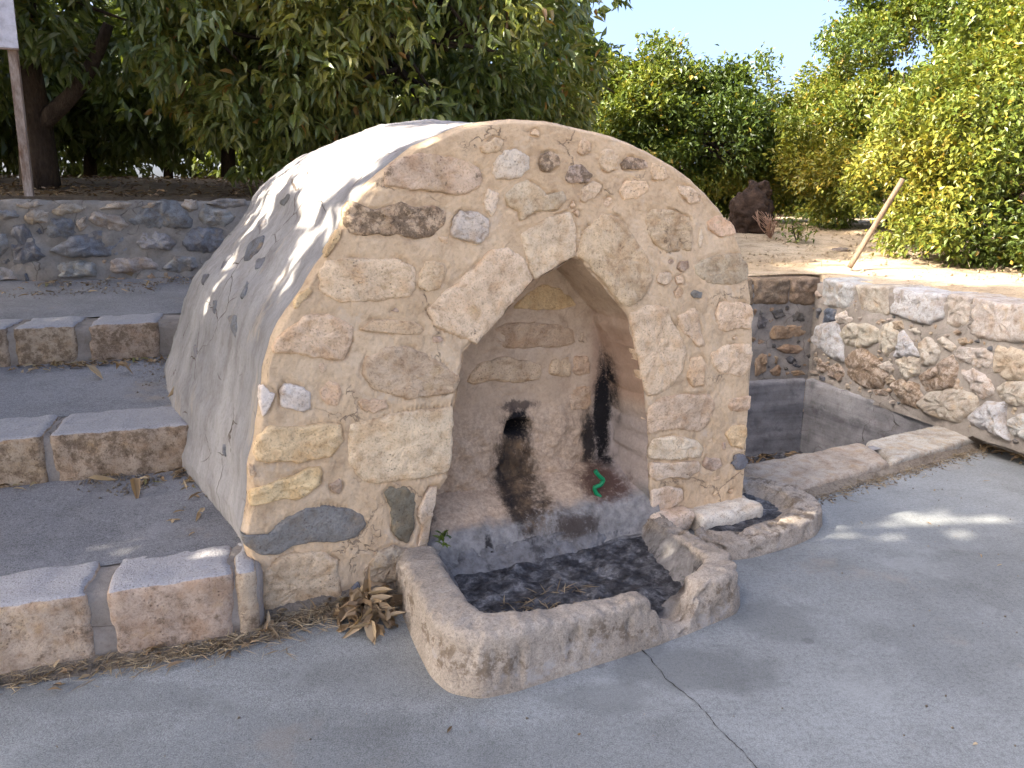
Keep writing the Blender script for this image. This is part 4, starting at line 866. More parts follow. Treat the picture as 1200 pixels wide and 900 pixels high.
def tube(pts, rad, seg=8, g=None, wob=.0):
    pts = np.asarray(pts, float); n = len(pts); V = []; F = []
    for i in range(n):
        d = pts[min(i + 1, n - 1)] - pts[max(i - 1, 0)]; d /= np.linalg.norm(d) + 1e-9
        a = np.cross(d, [0.3, .9, .2]); a /= np.linalg.norm(a) + 1e-9; b = np.cross(d, a)
        for k in range(seg):
            th = 2 * math.pi * k / seg; r = rad[i] * (1 + (wob * math.sin(3 * th + i) if wob else 0)); V.append(pts[i] + r * (math.cos(th) * a + math.sin(th) * b))
    for i in range(n - 1):
        for k in range(seg): F.append((i * seg + k, i * seg + (k + 1) % seg, (i + 1) * seg + (k + 1) % seg, (i + 1) * seg + k))
    V.append(pts[0]); V.append(pts[-1]); m = n * seg
    for k in range(seg): F.append(((k + 1) % seg, k, m)); F.append(((n - 1) * seg + k, (n - 1) * seg + (k + 1) % seg, m + 1))
    return V, F
def curve(a, b, bend, n=9):
    a, b = np.array(a, float), np.array(b, float); t = np.linspace(0, 1, n)[:, None]; return a + (b - a) * t + np.array(bend) * (np.sin(t * math.pi))
def limbs(name, lst, parent, seg=8, mat=None):
    V = []; F = []
    for pts, rad in lst:
        v, f = tube(pts, rad, seg, wob=.08); o_ = len(V); V += v; F += [tuple(i + o_ for i in q) for q in f]
    return mesh_obj(name, np.array(V), F, mat or BARK, parent)
def crown_points(lumps, n, g, shell=(.72, 1.03), gap=.30, gf=.8, cut=None, clump=0):
    """points scattered through the outer volume of a union of ellipsoids, with noisy gaps; clump gathers them into twig clusters."""
    L = np.array(lumps); vol = (L[:, 3] * L[:, 4] + L[:, 4] * L[:, 5] + L[:, 3] * L[:, 5]); pr = vol / vol.sum()
    m = clump or n
    idx = g.choice(len(L), int(m * 3.2), p=pr); d = unit(g.normal(size=(len(idx), 3))); r = g.uniform(shell[0], shell[1], len(idx))
    bumpy = 1 + .13 * perlin(d * 2.3 + L[idx, :3]) + .13 * perlin(d * 5.5 + L[idx, :3] * 3)
    P = L[idx, :3] + d * (r * bumpy)[:, None] * L[idx, 3:6]
    keep = np.ones(len(P), bool)
    for l in L: keep &= (((P - l[:3]) / l[3:6]) ** 2).sum(1) > shell[0] ** 2 * .94
    keep &= fbm(P, gf, 2) > -gap
    P = P[keep][:m]; N = d[keep][:m]
    if clump:
        k = g.integers(0, len(P), n); rad = g.uniform(.16, .42, len(P))[k]; e = unit(g.normal(size=(n, 3)) + N[k] * .7 + np.array([0, 0, .25]))
        P = P[k] + e * (rad * g.uniform(.35, 1.0, n) ** .6)[:, None] * np.array([1, 1, .75]); N = unit(N[k] * .5 + e)
    return P, N
def tree(name, base, lumps, trunk, label, cat, nl, leaf, mat, g, L, parent_group=None, droop=.7, per=9, kind=8, gap=.3, asp=.26, singles=0, trunks=None, cut=None, tint=(0, 1), shell=(.72, 1.03), clump=0):
    root = empty(name, tuple(base), 0, label, cat, parent_group); base = np.array(base, float); lum = [(l[0] - base[0], l[1] - base[1], l[2] - base[2], *l[3:]) for l in lumps]
    lst = []
    for (pts, rad) in trunk: lst.append(([np.array(p) - base for p in pts], rad))
    tr_ = limbs('trunk', lst[:1], root, 12)
    br = lst[1:]
    for l in lum:
        s = lst[0][0][-1]; b = np.array(l[:3]) + np.array([0, 0, .1 * l[5]])
        c = curve(s, b, (g.normal(0, .1), g.normal(0, .1), .15)); br.append((c, np.linspace(lst[0][1][-1] * .5, .014, len(c))))
        for _ in range(4):
            d = unit(g.normal(size=(1, 3)))[0]; e = np.array(l[:3]) + d * np.array(l[3:6]) * .85
            c2 = curve(c[5], e, g.normal(0, .06, 3), 6); br.append((c2, np.linspace(.03, .007, 6)))
    limbs('limb', br, root, 6)
    cf = None if cut is None else (lambda P: cut(P + base))
    C, N = crown_points(lum, max(10, nl // per), g, shell, gap, cut=cf, clump=clump)
    n = len(C); idx = np.repeat(np.arange(n), per); P = C[idx] + g.normal(0, .05 if kind == 8 else .06, (n * per, 3))
    D = N[idx] * .6 + unit(g.normal(size=(n * per, 3))) * .85 + np.array([0, 0, -droop])
    ln = L * g.uniform(.65, 1.25, n * per); wd = ln * asp * g.uniform(.8, 1.25, n * per)
    cl = np.clip(.5 + .75 * fbm(C, .55, 3) , 0, 1)[idx]
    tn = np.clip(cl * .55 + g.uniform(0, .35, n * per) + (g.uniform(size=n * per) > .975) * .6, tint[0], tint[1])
    if singles:
        cv = P + base - EYE; dist = np.linalg.norm(cv, axis=1); zc = cv[:, 1] * cP - cv[:, 2] * sP; px = 600 + FPX * cv[:, 0] / zc; py = 450 - FPX * (cv[:, 1] * sP + cv[:, 2] * cP) / zc
        vis = (px > 0) & (px < 1200) & (py > 0) & (py < 240); od = np.where(vis, dist, 1e9); sel = np.argsort(od)[:singles]; sel = sel[od[sel] < 1e8]
    crown = None
    mask = np.ones(len(P), bool)
    if singles: mask[sel] = False
    crown = leaf_cloud('crown', P[mask], D[mask], ln[mask], wd[mask], tn[mask], mat, root, g, kind)
    if singles:
        me_v = []
        for k in range(6):
            tri = [[0, 2, 1], [0, 3, 2], [2, 5, 4, 1], [3, 6, 5, 2], [5, 7, 4], [6, 7, 5]]
            V = LEAF8 * np.array([1, asp * (1 + .1 * (k % 3 - 1)), 1]); V[:, 2] *= (1 + .6 * (k % 2))
            me = bpy.data.meshes.new('leaf'); me.from_pydata(V.tolist(), [], tri); me.materials.append(mat)
            at = me.attributes.new('tint', 'FLOAT', 'FACE'); at.data.foreach_set('value', np.full(6, (.15, .35, .5, .62, .75, .9)[k], np.float32)); me.update(); me_v.append(me)
        Dl, Sl, Nl = leaf_frames(D[sel], g, .5)
        for q, i in enumerate(sel):
            k = int(np.argmin(abs(np.array((.15, .35, .5, .62, .75, .9)) - tn[i]))); o = bpy.data.objects.new('leaf', me_v[k]); COL.objects.link(o); o.parent = crown
            m = Matrix.Identity(4); s = ln[i]
            for a, vec in enumerate((Dl[q], Sl[q], Nl[q])):
                for b in range(3): m[b][a] = vec[b] * s
            m[0][3], m[1][3], m[2][3] = P[i]; o.matrix_local = m
    return root

g = np.random.default_rng(11)
ta = gz(52, 215, 1.93)
tz = lambda x, y: float(terr_z(np.array([x]), np.array([y]))[0])
def tb(px, d):      # ground point at pixel column px, distance d
    x = (px - 600) / FPX * (d * cP); return np.array([x, d, tz(x, d)])
A_ = tb(52, 8.0); B_ = tb(428, 9.6)
treeA = tree('mango_tree', A_, [(-3.6, 8.0, 4.2, 1.7, 1.5, 1.3), (-5.6, 8.2, 4.0, 1.3, 1.3, 1.2), (-2.3, 7.6, 3.3, 1.2, 1.0, 1.05), (-4.4, 7.3, 4.9, 1.6, 1.3, 1.2), (-2.6, 9.0, 4.6, 1.6, 1.4, 1.3), (-3.9, 7.5, 3.5, .9, .8, .6), (-5.7, 7.8, 3.3, .9, .9, .7)],
     [([A_ - [0, 0, .1], A_ + [.02, 0, .6], A_ + [-.05, .05, 1.3], A_ + [0, .1, 1.9]], [.19, .15, .14, .12]), (curve(A_ + [.0, 0, .55], A_ + [.9, -.1, 1.5], (.1, 0, -.05)), np.linspace(.10, .05, 9))],
     'big drooping long leaved tree with thick dark trunk behind the sign post', 'tree', 27000, None, MANGO, g, .145, droop=.5, per=10, singles=300, gap=.5, asp=.33, clump=400)
treeB = tree('mango_tree', B_, [(-1.2, 8.0, 3.3, 1.4, 1.1, 1.2), (-1.9, 9.2, 4.6, 1.7, 1.5, 1.4), (-.35, 8.4, 3.75, 1.0, 1.0, 1.25), (-.9, 9.0, 5.0, 1.4, 1.2, 1.1), (.0, 9.2, 3.2, .75, .9, 1.0), (-2.3, 7.8, 3.0, .95, .8, .95), (-1.0, 8.6, 2.7, 1.2, .8, .7)],
     [([B_ - [0, 0, .1], B_ + [.03, 0, .7], B_ + [.06, 0, 1.4]], [.16, .13, .11])],
     'dense dark long leaved tree directly behind the fountain vault', 'tree', 33000, None, MANGO, g, .145, droop=.55, per=10, singles=300, gap=.55, asp=.33, clump=480)
# orchard rows further back
for k, (px, d, h, nl) in enumerate(((-40, 12.5, 3.8, 9000), (110, 15.5, 4.0, 9000), (270, 13.5, 4.0, 9000), (450, 15.5, 4.2, 9000), (590, 13.8, 3.6, 9000), (0, 19, 3, 8000), (200, 20, 3, 8000), (380, 19, 3, 8000))):
    b = tb(px, d); x, y, z = b
    tree('orchard_tree', b, [(x, y, z + 2.1, 2.0, 1.6, 1.4), (x - .9, y - .3, z + 1.5, 1.3, 1.1, 1.0), (x + 1.0, y, z + 1.6, 1.4, 1.2, 1.1), (x, y, z + 3.3, 1.8, 1.4, 1.2)] + ([(x - 1.6, y, z + 1.0, 1.6, 1, 1.0), (x + 1.5, y, z + 1.0, 1.6, 1, 1.0)] if d > 18 else []), [([b - [0, 0, .1], b + [.05, 0, .6], b + [0, 0, 1.2]], [.13, .11, .09])],
         ['shaded orchard tree at the left edge beyond the thick trunk', 'shaded orchard tree seen through the gap right of the thick trunk', 'shaded orchard tree behind the hanging foliage left of the vault', 'shaded orchard tree behind the top of the vault', 'shaded orchard tree between the long leaved tree and the sunlit citrus',
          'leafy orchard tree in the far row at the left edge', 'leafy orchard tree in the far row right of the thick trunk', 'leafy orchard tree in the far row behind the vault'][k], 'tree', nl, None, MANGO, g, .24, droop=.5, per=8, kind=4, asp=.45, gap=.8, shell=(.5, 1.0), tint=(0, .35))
# sunlit citrus
Cm = tb(760, 13.0); x, y, z = Cm
tree('citrus_tree', Cm, [(x - .3, y, z + 1.5, 1.4, 1.3, 1.1), (x + .9, y - .4, z + 1.3, 1.2, 1.1, 1.0), (x - 1.0, y + .4, z + 1.25, .9, 1.0, .9), (x - .1, y - .3, z + 2.1, .75, .8, .5), (x + 1.6, y + .2, z + 1.15, 1.0, 1.0, .95), (x + 1.9, y, z + .8, .8, .8, .7), (x - .6, y - .5, z + .7, 1.2, .8, .7)], [([Cm - [0, 0, .1], Cm + [.03, 0, .5], Cm + [0, 0, .9]], [.14, .12, .10])],
     'rounded sunlit citrus tree directly right of the vault top against the sky', 'tree', 84000, None, CITRUS, g, .088, droop=.15, per=7, kind=4, asp=.5, gap=.5, shell=(.55, .98), clump=360)
Cr = tb(1050, 11.5); x, y, z = Cr
tree('citrus_tree', Cr, [(x, y, z + 1.9, 1.5, 1.4, 1.6), (x - .5, y - .2, z + 1.2, 1.2, 1.1, 1.05), (x + .5, y, z + 3.0, 1.3, 1.2, 1.1), (x + 1.2, y - .3, z + 2.0, 1.3, 1.2, 1.5), (x - .2, y - .5, z + .9, 1.0, .8, .8), (x + .8, y - .4, z + .8, 1.2, .8, .8), (x - .9, y - .2, z + .75, .7, .7, .7)], [([Cr - [0, 0, .1], Cr + [.03, 0, .5], Cr + [0, 0, 1.0]], [.15, .13, .11])],
     'tall bright yellow green citrus tree behind the leaning stick', 'tree', 110000, None, CITRUS, g, .076, droop=.15, per=7, kind=4, asp=.5, gap=.5, tint=(.05, 1), shell=(.55, .98), clump=340)
Cf = tb(1205, 7.9); x, y, z = Cf
tree('citrus_tree', Cf, [(x - .1, y, z + 1.2, 1.35, 1.2, 1.15), (x + .7, y, z + 2.2, 1.5, 1.3, 1.3), (x - .7, y + .3, z + .95, .95, .95, .9), (x + .3, y - .7, z + .75, .9, .7, .7), (x + 1.6, y - .2, z + 1.3, 1.3, 1.2, 1.2), (x - .3, y - .3, z + .5, 1.0, .8, .5), (x + .1, y - .9, z + .42, .7, .5, .42), (x + .6, y - .8, z + .9, .8, .6, .8)], [([Cf - [0, 0, .1], Cf + [.03, 0, .4], Cf + [0, 0, .8]], [.13, .12, .10])],
     'low spreading sunlit citrus tree at the right edge reaching the ground', 'tree', 125000, None, CITRUS, g, .066, droop=.2, per=7, kind=4, asp=.5, gap=.5, tint=(.05, 1), shell=(.55, .98), clump=340)
# the citrus row goes on, and the trees out of frame on the left whose shade falls over the fountain court
for px, d, lab in ((930, 19, 'distant citrus tree in the dark gap between the sunlit citrus trees'), (1040, 17, 'distant citrus tree hidden low behind the leaning stick'), (820, 18, 'distant citrus tree behind the rounded citrus right of the vault'), (640, 19, 'distant citrus tree low between the long leaved tree and the citrus')):
    b = tb(px, d); x, y, z = b
    tree('citrus_tree', b, [(x, y, z + 1.5, 1.9, 1.5, 1.4), (x + 1.2, y, z + 1.2, 1.2, 1.2, 1.1), (x - 1.2, y, z + 1.2, 1.2, 1.2, 1.1), (x, y - .3, z + .5, 2.3, 1.0, .65)], [([b - [0, 0, .1], b + [0, 0, .8]], [.14, .1])], lab, 'tree', 13000, None, CITRUS, g, .12, droop=.1, per=7, kind=4, asp=.5, gap=.5)
sd2 = np.array([-SUN_DIR[0], -SUN_DIR[1]]) / np.linalg.norm(SUN_DIR); sperp = np.array([-sd2[1], sd2[0]])
TE = math.tan(SUN_EL)
def shade_tree(al, t, lumps, lab, nl, gap):
    b2 = al * sd2 + t * sperp; b = np.array([b2[0], b2[1], 0.0]); lm = []
    for (da, dt, q, ra, rq) in lumps:
        c = (al + da) * sd2 + (t + dt) * sperp; lm.append((c[0], c[1], q - (al + da) * TE, ra, ra, rq))
    top = min(l[2] for l in lm)
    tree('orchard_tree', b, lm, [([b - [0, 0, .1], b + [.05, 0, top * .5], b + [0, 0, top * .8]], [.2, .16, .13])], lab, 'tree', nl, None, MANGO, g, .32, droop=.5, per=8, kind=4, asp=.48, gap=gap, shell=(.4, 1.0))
SHADE = [(-5.0, 1.2, [(0, -.6, 3.9, 1.5, .95), (0, .6, 4.3, 1.7, .85), (0, 2.6, 3.88, 1.4, .66), (0, 4.0, 3.6, 1.3, .68), (0, 1.6, 3.9, 1.2, .75)], 'tall tree standing left of the court outside the view', 14000, 1.2),
         (-4.2, 0.2, [(0, .5, .8, 1.5, 1.6), (0, 1.1, .6, 1.5, 1.5), (0, .5, 2.4, 1.5, 1.3), (0, 1.3, 2.35, 1.44, 1.05), (0, 1.32, 1.6, 1.25, 1.0)], 'bushy tree left of the camera outside the view', 14000, 1.2),
         (-4.6, 4.6, [(0, -1.2, .15, 1.5, 1.25), (0, .9, .35, 1.5, 1.1), (0, 2.6, 1.3, 1.4, 1.5), (0, -.2, -.8, 1.5, 1.2)], 'bushy tree beside the steps outside the view', 12000, 1.0),
         (-5.4, 7.2, [(0, -.6, 3.0, 1.7, 1.6), (0, 1.2, 3.2, 1.7, 1.7), (0, .3, 1.6, 1.7, 1.4), (0, 2.4, 1.8, 1.5, 1.6)], 'tall tree beyond the sign outside the view', 6500, .7)]
for a in SHADE: shade_tree(*a)
for k, (x, y) in enumerate(((-8.6, 8.6), (-9.8, 11.4), (-11.6, 14.6), (-14.5, 18.5))):
    b = np.array([x, y, tz(x, y)]); z = b[2]
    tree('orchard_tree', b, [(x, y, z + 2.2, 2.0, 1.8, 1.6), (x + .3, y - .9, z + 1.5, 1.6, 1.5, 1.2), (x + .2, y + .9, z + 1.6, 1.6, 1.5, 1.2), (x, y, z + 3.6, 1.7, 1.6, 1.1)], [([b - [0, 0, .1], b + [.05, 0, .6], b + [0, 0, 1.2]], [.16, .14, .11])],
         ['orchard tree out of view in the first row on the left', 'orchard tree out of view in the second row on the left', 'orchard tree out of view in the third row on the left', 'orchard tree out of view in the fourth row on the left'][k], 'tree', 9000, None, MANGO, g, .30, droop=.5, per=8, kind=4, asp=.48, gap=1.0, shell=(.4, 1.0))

# ------------------------------------------------------------------ small things on the terrace
RUST = mat_simple('rusty_paint', (0.16, 0.075, 0.035), (0.52, 0.44, 0.37), 14, .5, .85, .004, (1, 1, .25))
sp0 = onplane(34, 226, S4 + .32 * STEPB, STEPB); sp0[2] = tz(sp0[0], sp0[1]) - .02
sg = empty('sign', tuple(sp0), 0, 'pale blank sign panel on a rusty square post at the left edge', 'sign')
top = onplane(14, 50, S4 + .30 * STEPB, STEPB) - sp0
def box(a, b, c, hx, hy, hz, ex, ey, ez):
    V = [np.array([a, b, c]) + sx * hx * ex + sy * hy * ey + sz * hz * ez for sx in (-1, 1) for sy in (-1, 1) for sz in (-1, 1)]
    return V, [(0, 1, 3, 2), (4, 6, 7, 5), (0, 4, 5, 1), (2, 3, 7, 6), (0, 2, 6, 4), (1, 5, 7, 3)]
def bev(o, w_=.004, s=2):
    m = o.modifiers.new('bevel', 'BEVEL'); m.width = w_; m.segments = s; return o
ax = top / np.linalg.norm(top); tl_ = np.linalg.norm(top) + .55
V, F = box(*(ax * tl_ / 2), .033, .033, tl_ / 2, STEPD, STEPB, ax); bev(mesh_obj('post', np.array(V), F, RUST, sg, smooth=False))
PANEL = mat_simple('panel_paint', (.66, .64, .69), (.70, .68, .73), 2, .02, .5, .001)
pb = onplane(22, 57, S4 + .25 * STEPB, STEPB) - sp0; pc = pb - STEPD * .42 + ax * .34
V, F = box(*pc, .42, .012, .34, STEPD, STEPB, ax); bev(mesh_obj('panel', np.array(V), F, PANEL, sg, smooth=False), .006)
V, F = box(*(pb - STEPD * .42 + ax * -.006), .42, .016, .006, STEPD, STEPB, ax); bev(mesh_obj('panel_edge', np.array(V), F, RUST, sg, smooth=False), .002)

def blobrock(name, c, half, color, label, cat, mat=None, parent=None, amp=.25, n=40, group=None, freq=1.6):
    V = []; F = []
    th = np.linspace(0, math.pi, n); ph = np.linspace(0, 2 * math.pi, n, endpoint=False); T_, P_ = np.meshgrid(th, ph, indexing='ij')
    D = np.c_[(np.sin(T_) * np.cos(P_)).ravel(), (np.sin(T_) * np.sin(P_)).ravel(), np.cos(T_).ravel()]
    r = 1 + amp * fbm(D + rng.uniform(0, 30), freq, 5, .55); X = D * r[:, None] * np.array(half)
    for i in range(n - 1):
        for j in range(n): F.append((i * n + j, (i + 1) * n + j, (i + 1) * n + (j + 1) % n, i * n + (j + 1) % n))
    o = mesh_obj(name, X, F, mat or STONE, parent, loc=tuple(c)); o.color = (*color, .4)
    if label: tag(o, label, cat, group)
    return o
STUMP = mat_simple('weathered_brown', (.022, .014, .010), (.09, .055, .036), 7, 1.0, .95, .03)
k0 = tb(880, 10.6)
stp = empty('tree_stump', tuple(k0), 0, 'dark brown rough stump in the shade right of the fountain', 'stump')
blobrock('stump_base', (0, 0, .22), (.29, .26, .34), (.1, .06, .04), None, None, STUMP, stp, .35)
blobrock('stump_top', (.07, .02, .52), (.17, .15, .16), (.1, .06, .04), None, None, STUMP, stp, .35)
WOOD = mat_simple('weathered_wood', (.13, .085, .05), (.26, .185, .12), 20, .5, .85, .004, (1, 1, .12))
q0 = gz(1000, 306, 1.13); q1 = onplane(1058, 210, q0, np.array([0, 1., 0]))
pole = empty('wooden_stick', tuple(q0), 0, 'bare wooden stick stuck aslant in the dry soil in front of the citrus', 'stick')
v_, f_ = tube([np.array([0, 0, 0]) - (q1 - q0) * .08] + [(q1 - q0) * t for t in np.linspace(0, 1, 7)], [.026] * 6 + [.024, .024], 10, wob=.05); mesh_obj('shaft', np.array(v_), f_, WOOD, pole)
sr = gz(985, 296, tz(*gz(985, 296, 1.15)[:2])); blobrock('field_stone', (sr[0], sr[1], sr[2] + .02), (.10, .09, .04), (.22, .18, .15), 'flat grey stone on the dry soil left of the leaning stick', 'stone', n=24)
sr = gz(440, 2000); 
wd0 = tb(905, 10.0); V = []; F = []; gg = np.random.default_rng(5)
for k in range(16):
    d = np.array([gg.normal(0, .45), gg.normal(0, .45), 1.0]); d /= np.linalg.norm(d); L_ = gg.uniform(.18, .40); c = curve((0, 0, 0), d * L_, (gg.normal(0, .03), gg.normal(0, .03), 0), 6)
    v, f = tube(c, np.linspace(.006, .003, 6), 5); o_ = len(V); V += v; F += [tuple(i + o_ for i in q) for q in f]
    for _ in range(3):
        e = c[gg.integers(2, 5)]; c2 = curve(e, e + (d + gg.normal(0, .6, 3)) * .09, (0, 0, 0), 4); v, f = tube(c2, [.004, .003, .003, .002], 4); o_ = len(V); V += v; F += [tuple(i + o_ for i in q) for q in f]
wd = mesh_obj('dry_weed', np.array(V), F, mat_simple('dry_stem', (.28, .15, .10), (.45, .30, .20), 20, .2), loc=tuple(wd0), tint=np.full(len(F), .6)); tag(wd, 'leafless dry reddish weed beside the brown stump', 'weed')
sb = tb(936, 9.6); P = g.normal(0, 1, (150, 3)) * np.array([.10, .10, .12]) + np.array([0, 0, .15])
spr = empty('citrus_sprout', tuple(sb), 0, 'small green sprout on the dry ground left of the big citrus', 'plant')
leaf_cloud('foliage', P, g.normal(0, 1, (150, 3)) + [0, 0, .3], g.uniform(.05, .09, 150), g.uniform(.02, .035, 150), g.uniform(.2, .7, 150), CITRUS, spr, g, 8)
limbs('stem', [(curve((0, 0, -.02), (.03, 0, .22), (0, 0, 0), 5), [.01] * 5), (curve((0, 0, 0), (-.07, 0, .2), (0, 0, 0), 5), [.008] * 5)], spr, 5)

# ------------------------------------------------------------------ litter, straw, leaves
def scatter(name, P, L, W, mat, tint, kind=8, flat=.25, label=None, parent=None):
    n = len(P); D = np.c_[g.normal(0, 1, (n, 2)), g.normal(0, flat, n)]
    o = leaf_cloud(name, P, D, L, W, tint, mat, parent, g, kind, roll=.35 if kind == 8 else .5); tag(o, label, kind='stuff'); return o
def along(a, b, n, spread, off=0.0, h=.01):
    t = g.uniform(0, 1, n)[:, None]; a, b = np.array(a), np.array(b); d = (b - a) / np.linalg.norm(b - a); nn = np.array([d[1], -d[0], 0]); return a + (b - a) * t + nn * (off + np.abs(g.normal(0, spread, n)))[:, None] + UP * g.uniform(.003, h, n)[:, None]
# terrace under the dark trees
n = 7000; X = g.uniform(-9, 1, n); Y = g.uniform(0, 1, n) ** 1.4 * 9 + 6.0; ok = ((X - S4[0]) * STEPB[0] + (Y - S4[1]) * STEPB[1]) > .28; X, Y = X[ok], Y[ok]
scatter('leaf_litter', np.c_[X, Y, terr_z(X, Y) + .02], g.uniform(.05, .11, len(X)), g.uniform(.014, .028, len(X)), DRY, g.uniform(0, .8, len(X)) ** 2.6, label='brown fallen leaves covering the ground under the dark trees')
n = 5000; X = g.uniform(2.2, 9, n); Y = g.uniform(7.2, 13, n); ok = fbm(np.c_[X, Y, 0 * X], .8, 3) + (Y - 9.5) * .12 > .05; X, Y = X[ok], Y[ok]
scatter('dry_grass', np.c_[X, Y, terr_z(X, Y)], g.uniform(.04, .12, len(X)), g.uniform(.004, .008, len(X)), STRAW, g.uniform(0, 1, len(X)), 4, .9, 'dry grass and straw in front of the citrus trees')
# crumbs of soil along the foot of the steps and the fountain
sA, sB = S1 - .9 * STEPD, S1 + .95 * STEPD
P = np.vstack([along(sA, sB, 2600, .06, .0, .02), along(fw(-.02, -.01), fw(.55, -.03), 2600, .075, -.01, .03), along(np.array([1.6, 4.03, 0]), np.array([3.45, 5.17, 0]), 1300, .05, -.01)])
P = P[fbm(P * [1, 1, 0], 4.5, 3) + g.normal(0, .3, len(P)) > -.15]
scatter('straw', P, g.uniform(.02, .10, len(P)), g.uniform(.002, .0055, len(P)), STRAW, g.uniform(0, 1, len(P)), 4, .16, 'straw and dry stalks along the foot of the lowest step')
def crumbs(P, r0, r1, label, mat=GRIT):
    n = len(P); T_ = np.array([[1, 0, -.4], [-.5, .8, -.4], [-.5, -.8, -.4], [0, 0, .8]]); s_ = g.uniform(r0, r1, n); V = (P[:, None] + T_[None] * s_[:, None, None] * g.uniform(.6, 1.3, (n, 4, 1))).reshape(-1, 3)
    Q = (np.arange(n)[:, None, None] * 4 + np.array([[0, 1, 3], [1, 2, 3], [2, 0, 3], [0, 2, 1]])[None]).reshape(-1, 3); o = fast_obj('grit', V, Q, mat, n=3); tag(o, label, kind='stuff'); return o
P = np.vstack([along(sA, sB, 4200, .035, -.015, .012), along(fw(.0, -.01), fw(.55, -.03), 1800, .05, -.02, .012), along(np.array([1.6, 4.03, 0]), np.array([3.4, 5.12, 0]), 900, .05, -.02, .008)])
crumbs(P, .003, .010, 'loose dirt and grit along the foot of the stonework')
P = np.vstack([along(sA, sB, 130, .05, .0, .02), along(fw(-.02, -.01), fw(.52, -.03), 90, .06, .0, .03)]); scatter('leaf_litter', P, g.uniform(.025, .07, len(P)), g.uniform(.008, .02, len(P)), DRY, g.uniform(.1, .8, len(P)), 8, .3, 'scraps of dry leaf along the foot of the lowest step and fountain')
def fillet(name, a, b, wdt, h, label):
    """low bank of dirt against a foot: real wedge with an uneven toe."""
    a, b = np.array(a, float), np.array(b, float); L_ = np.linalg.norm(b - a); d = (b - a) / L_; nn = np.array([d[1], -d[0], 0]); nl = int(L_ / .015); P = []
    ss = np.linspace(0, L_, nl); wv = wdt * (1 + .8 * fbm(np.c_[ss, 0 * ss, 0 * ss + wdt], 1.8, 3))
    for i, s_ in enumerate(ss):
        for t in np.linspace(-.3, 1, 12): P.append(a + d * s_ + nn * max(.01, wv[i]) * t + UP * (h * max(0, 1 - t) ** 1.6 * (.25 + .75 * min(1, (wv[i] / wdt) ** 2)) + (.003 if t < .99 else -.004)))
    P = np.array(P); P[:, 2] += .004 * fbm(P, 30, 3) * (P[:, 2] > .002); o = mesh_obj(name, P, [q for q in grid_faces(nl, 12)], GRIT); tag(o, label, kind='stuff'); return o
fillet('dirt', sA, sB, .065, .016, 'strip of swept dirt along the lowest step')
fillet('dirt', fw(-.02, .0), fw(.56, .0), .10, .05, 'dirt banked against the foot of the fountain left of the trough')
fillet('dirt', np.array([1.55, 4.02, 0]), np.array([3.5, 5.22, 0]), .035, .025, 'strip of dirt along the tank curb')
e0 = TC + RW * 1.9 + RN * .02; e1 = TC + RW * 4.0 + RN * .02
fillet('dirt', e1 * [1, 1, 0], e0 * [1, 1, 0], .22, .07, 'dirt banked against the foot of the right wall')
P = along(e1 * [1, 1, 0], e0 * [1, 1, 0], 500, .12, .02, .07); scatter('leaf_litter', P, g.uniform(.03, .09, len(P)), g.uniform(.008, .025, len(P)), DRY, g.uniform(.1, .8, len(P)), 8, .4, 'dry leaves and twigs at the foot of the right wall')
# litter on the treads
def tread_pts(Sk, s0, s1, e0, e1, z0, z1, n, pw=1.0):
    s_ = s1 - (s1 - s0) * g.uniform(0, 1, n) ** pw; e = e1 - (e1 - e0) * g.beta(1, 1.8, n) + g.normal(0, .02, n); k_ = fbm(np.c_[s_, e, 0 * e], 3.5, 3) + g.normal(0, .2, n) > -.05; s_, e = s_[k_], e[k_]; return Sk[None] + STEPD[None] * s_[:, None] + STEPB[None] * e[:, None] + UP[None] * (z0 + (z1 - z0) * (e - e0) / (e1 - e0) + .012)[:, None]
P = np.vstack([tread_pts(S1, .35, 1.02, .98, 1.14, .305, .325, 330, 1.3), tread_pts(S1, -.6, 1.0, 1.08, 1.16, .32, .325, 150), tread_pts(S2, .35, .95, .5, 1.3, .56, .645, 330, 2.6), tread_pts(S2, -.6, .9, 1.22, 1.36, .64, .65, 260), tread_pts(S3, -1, 1.6, 1.2, 1.85, .96, 1.02, 320), tread_pts(S1, .5, .98, .35, 1.1, .265, .31, 160, 2.8)])
scatter('leaf_litter', P, g.uniform(.025, .085, len(P)), g.uniform(.007, .024, len(P)), DRY, g.uniform(.1, 1, len(P)), 8, .25, 'dry leaves collected on the treads and against the vault')
P = np.vstack([tread_pts(S1, .1, 1.0, .9, 1.15, .30, .322, 1500, 1.3), tread_pts(S2, .1, 1.0, .55, 1.36, .56, .65, 2200, 1.8), tread_pts(S3, -1.5, 1.8, 1.1, 1.86, .95, 1.02, 1800)]); P[:, 2] -= .006
crumbs(P, .003, .012, 'dirt and grit on the treads')
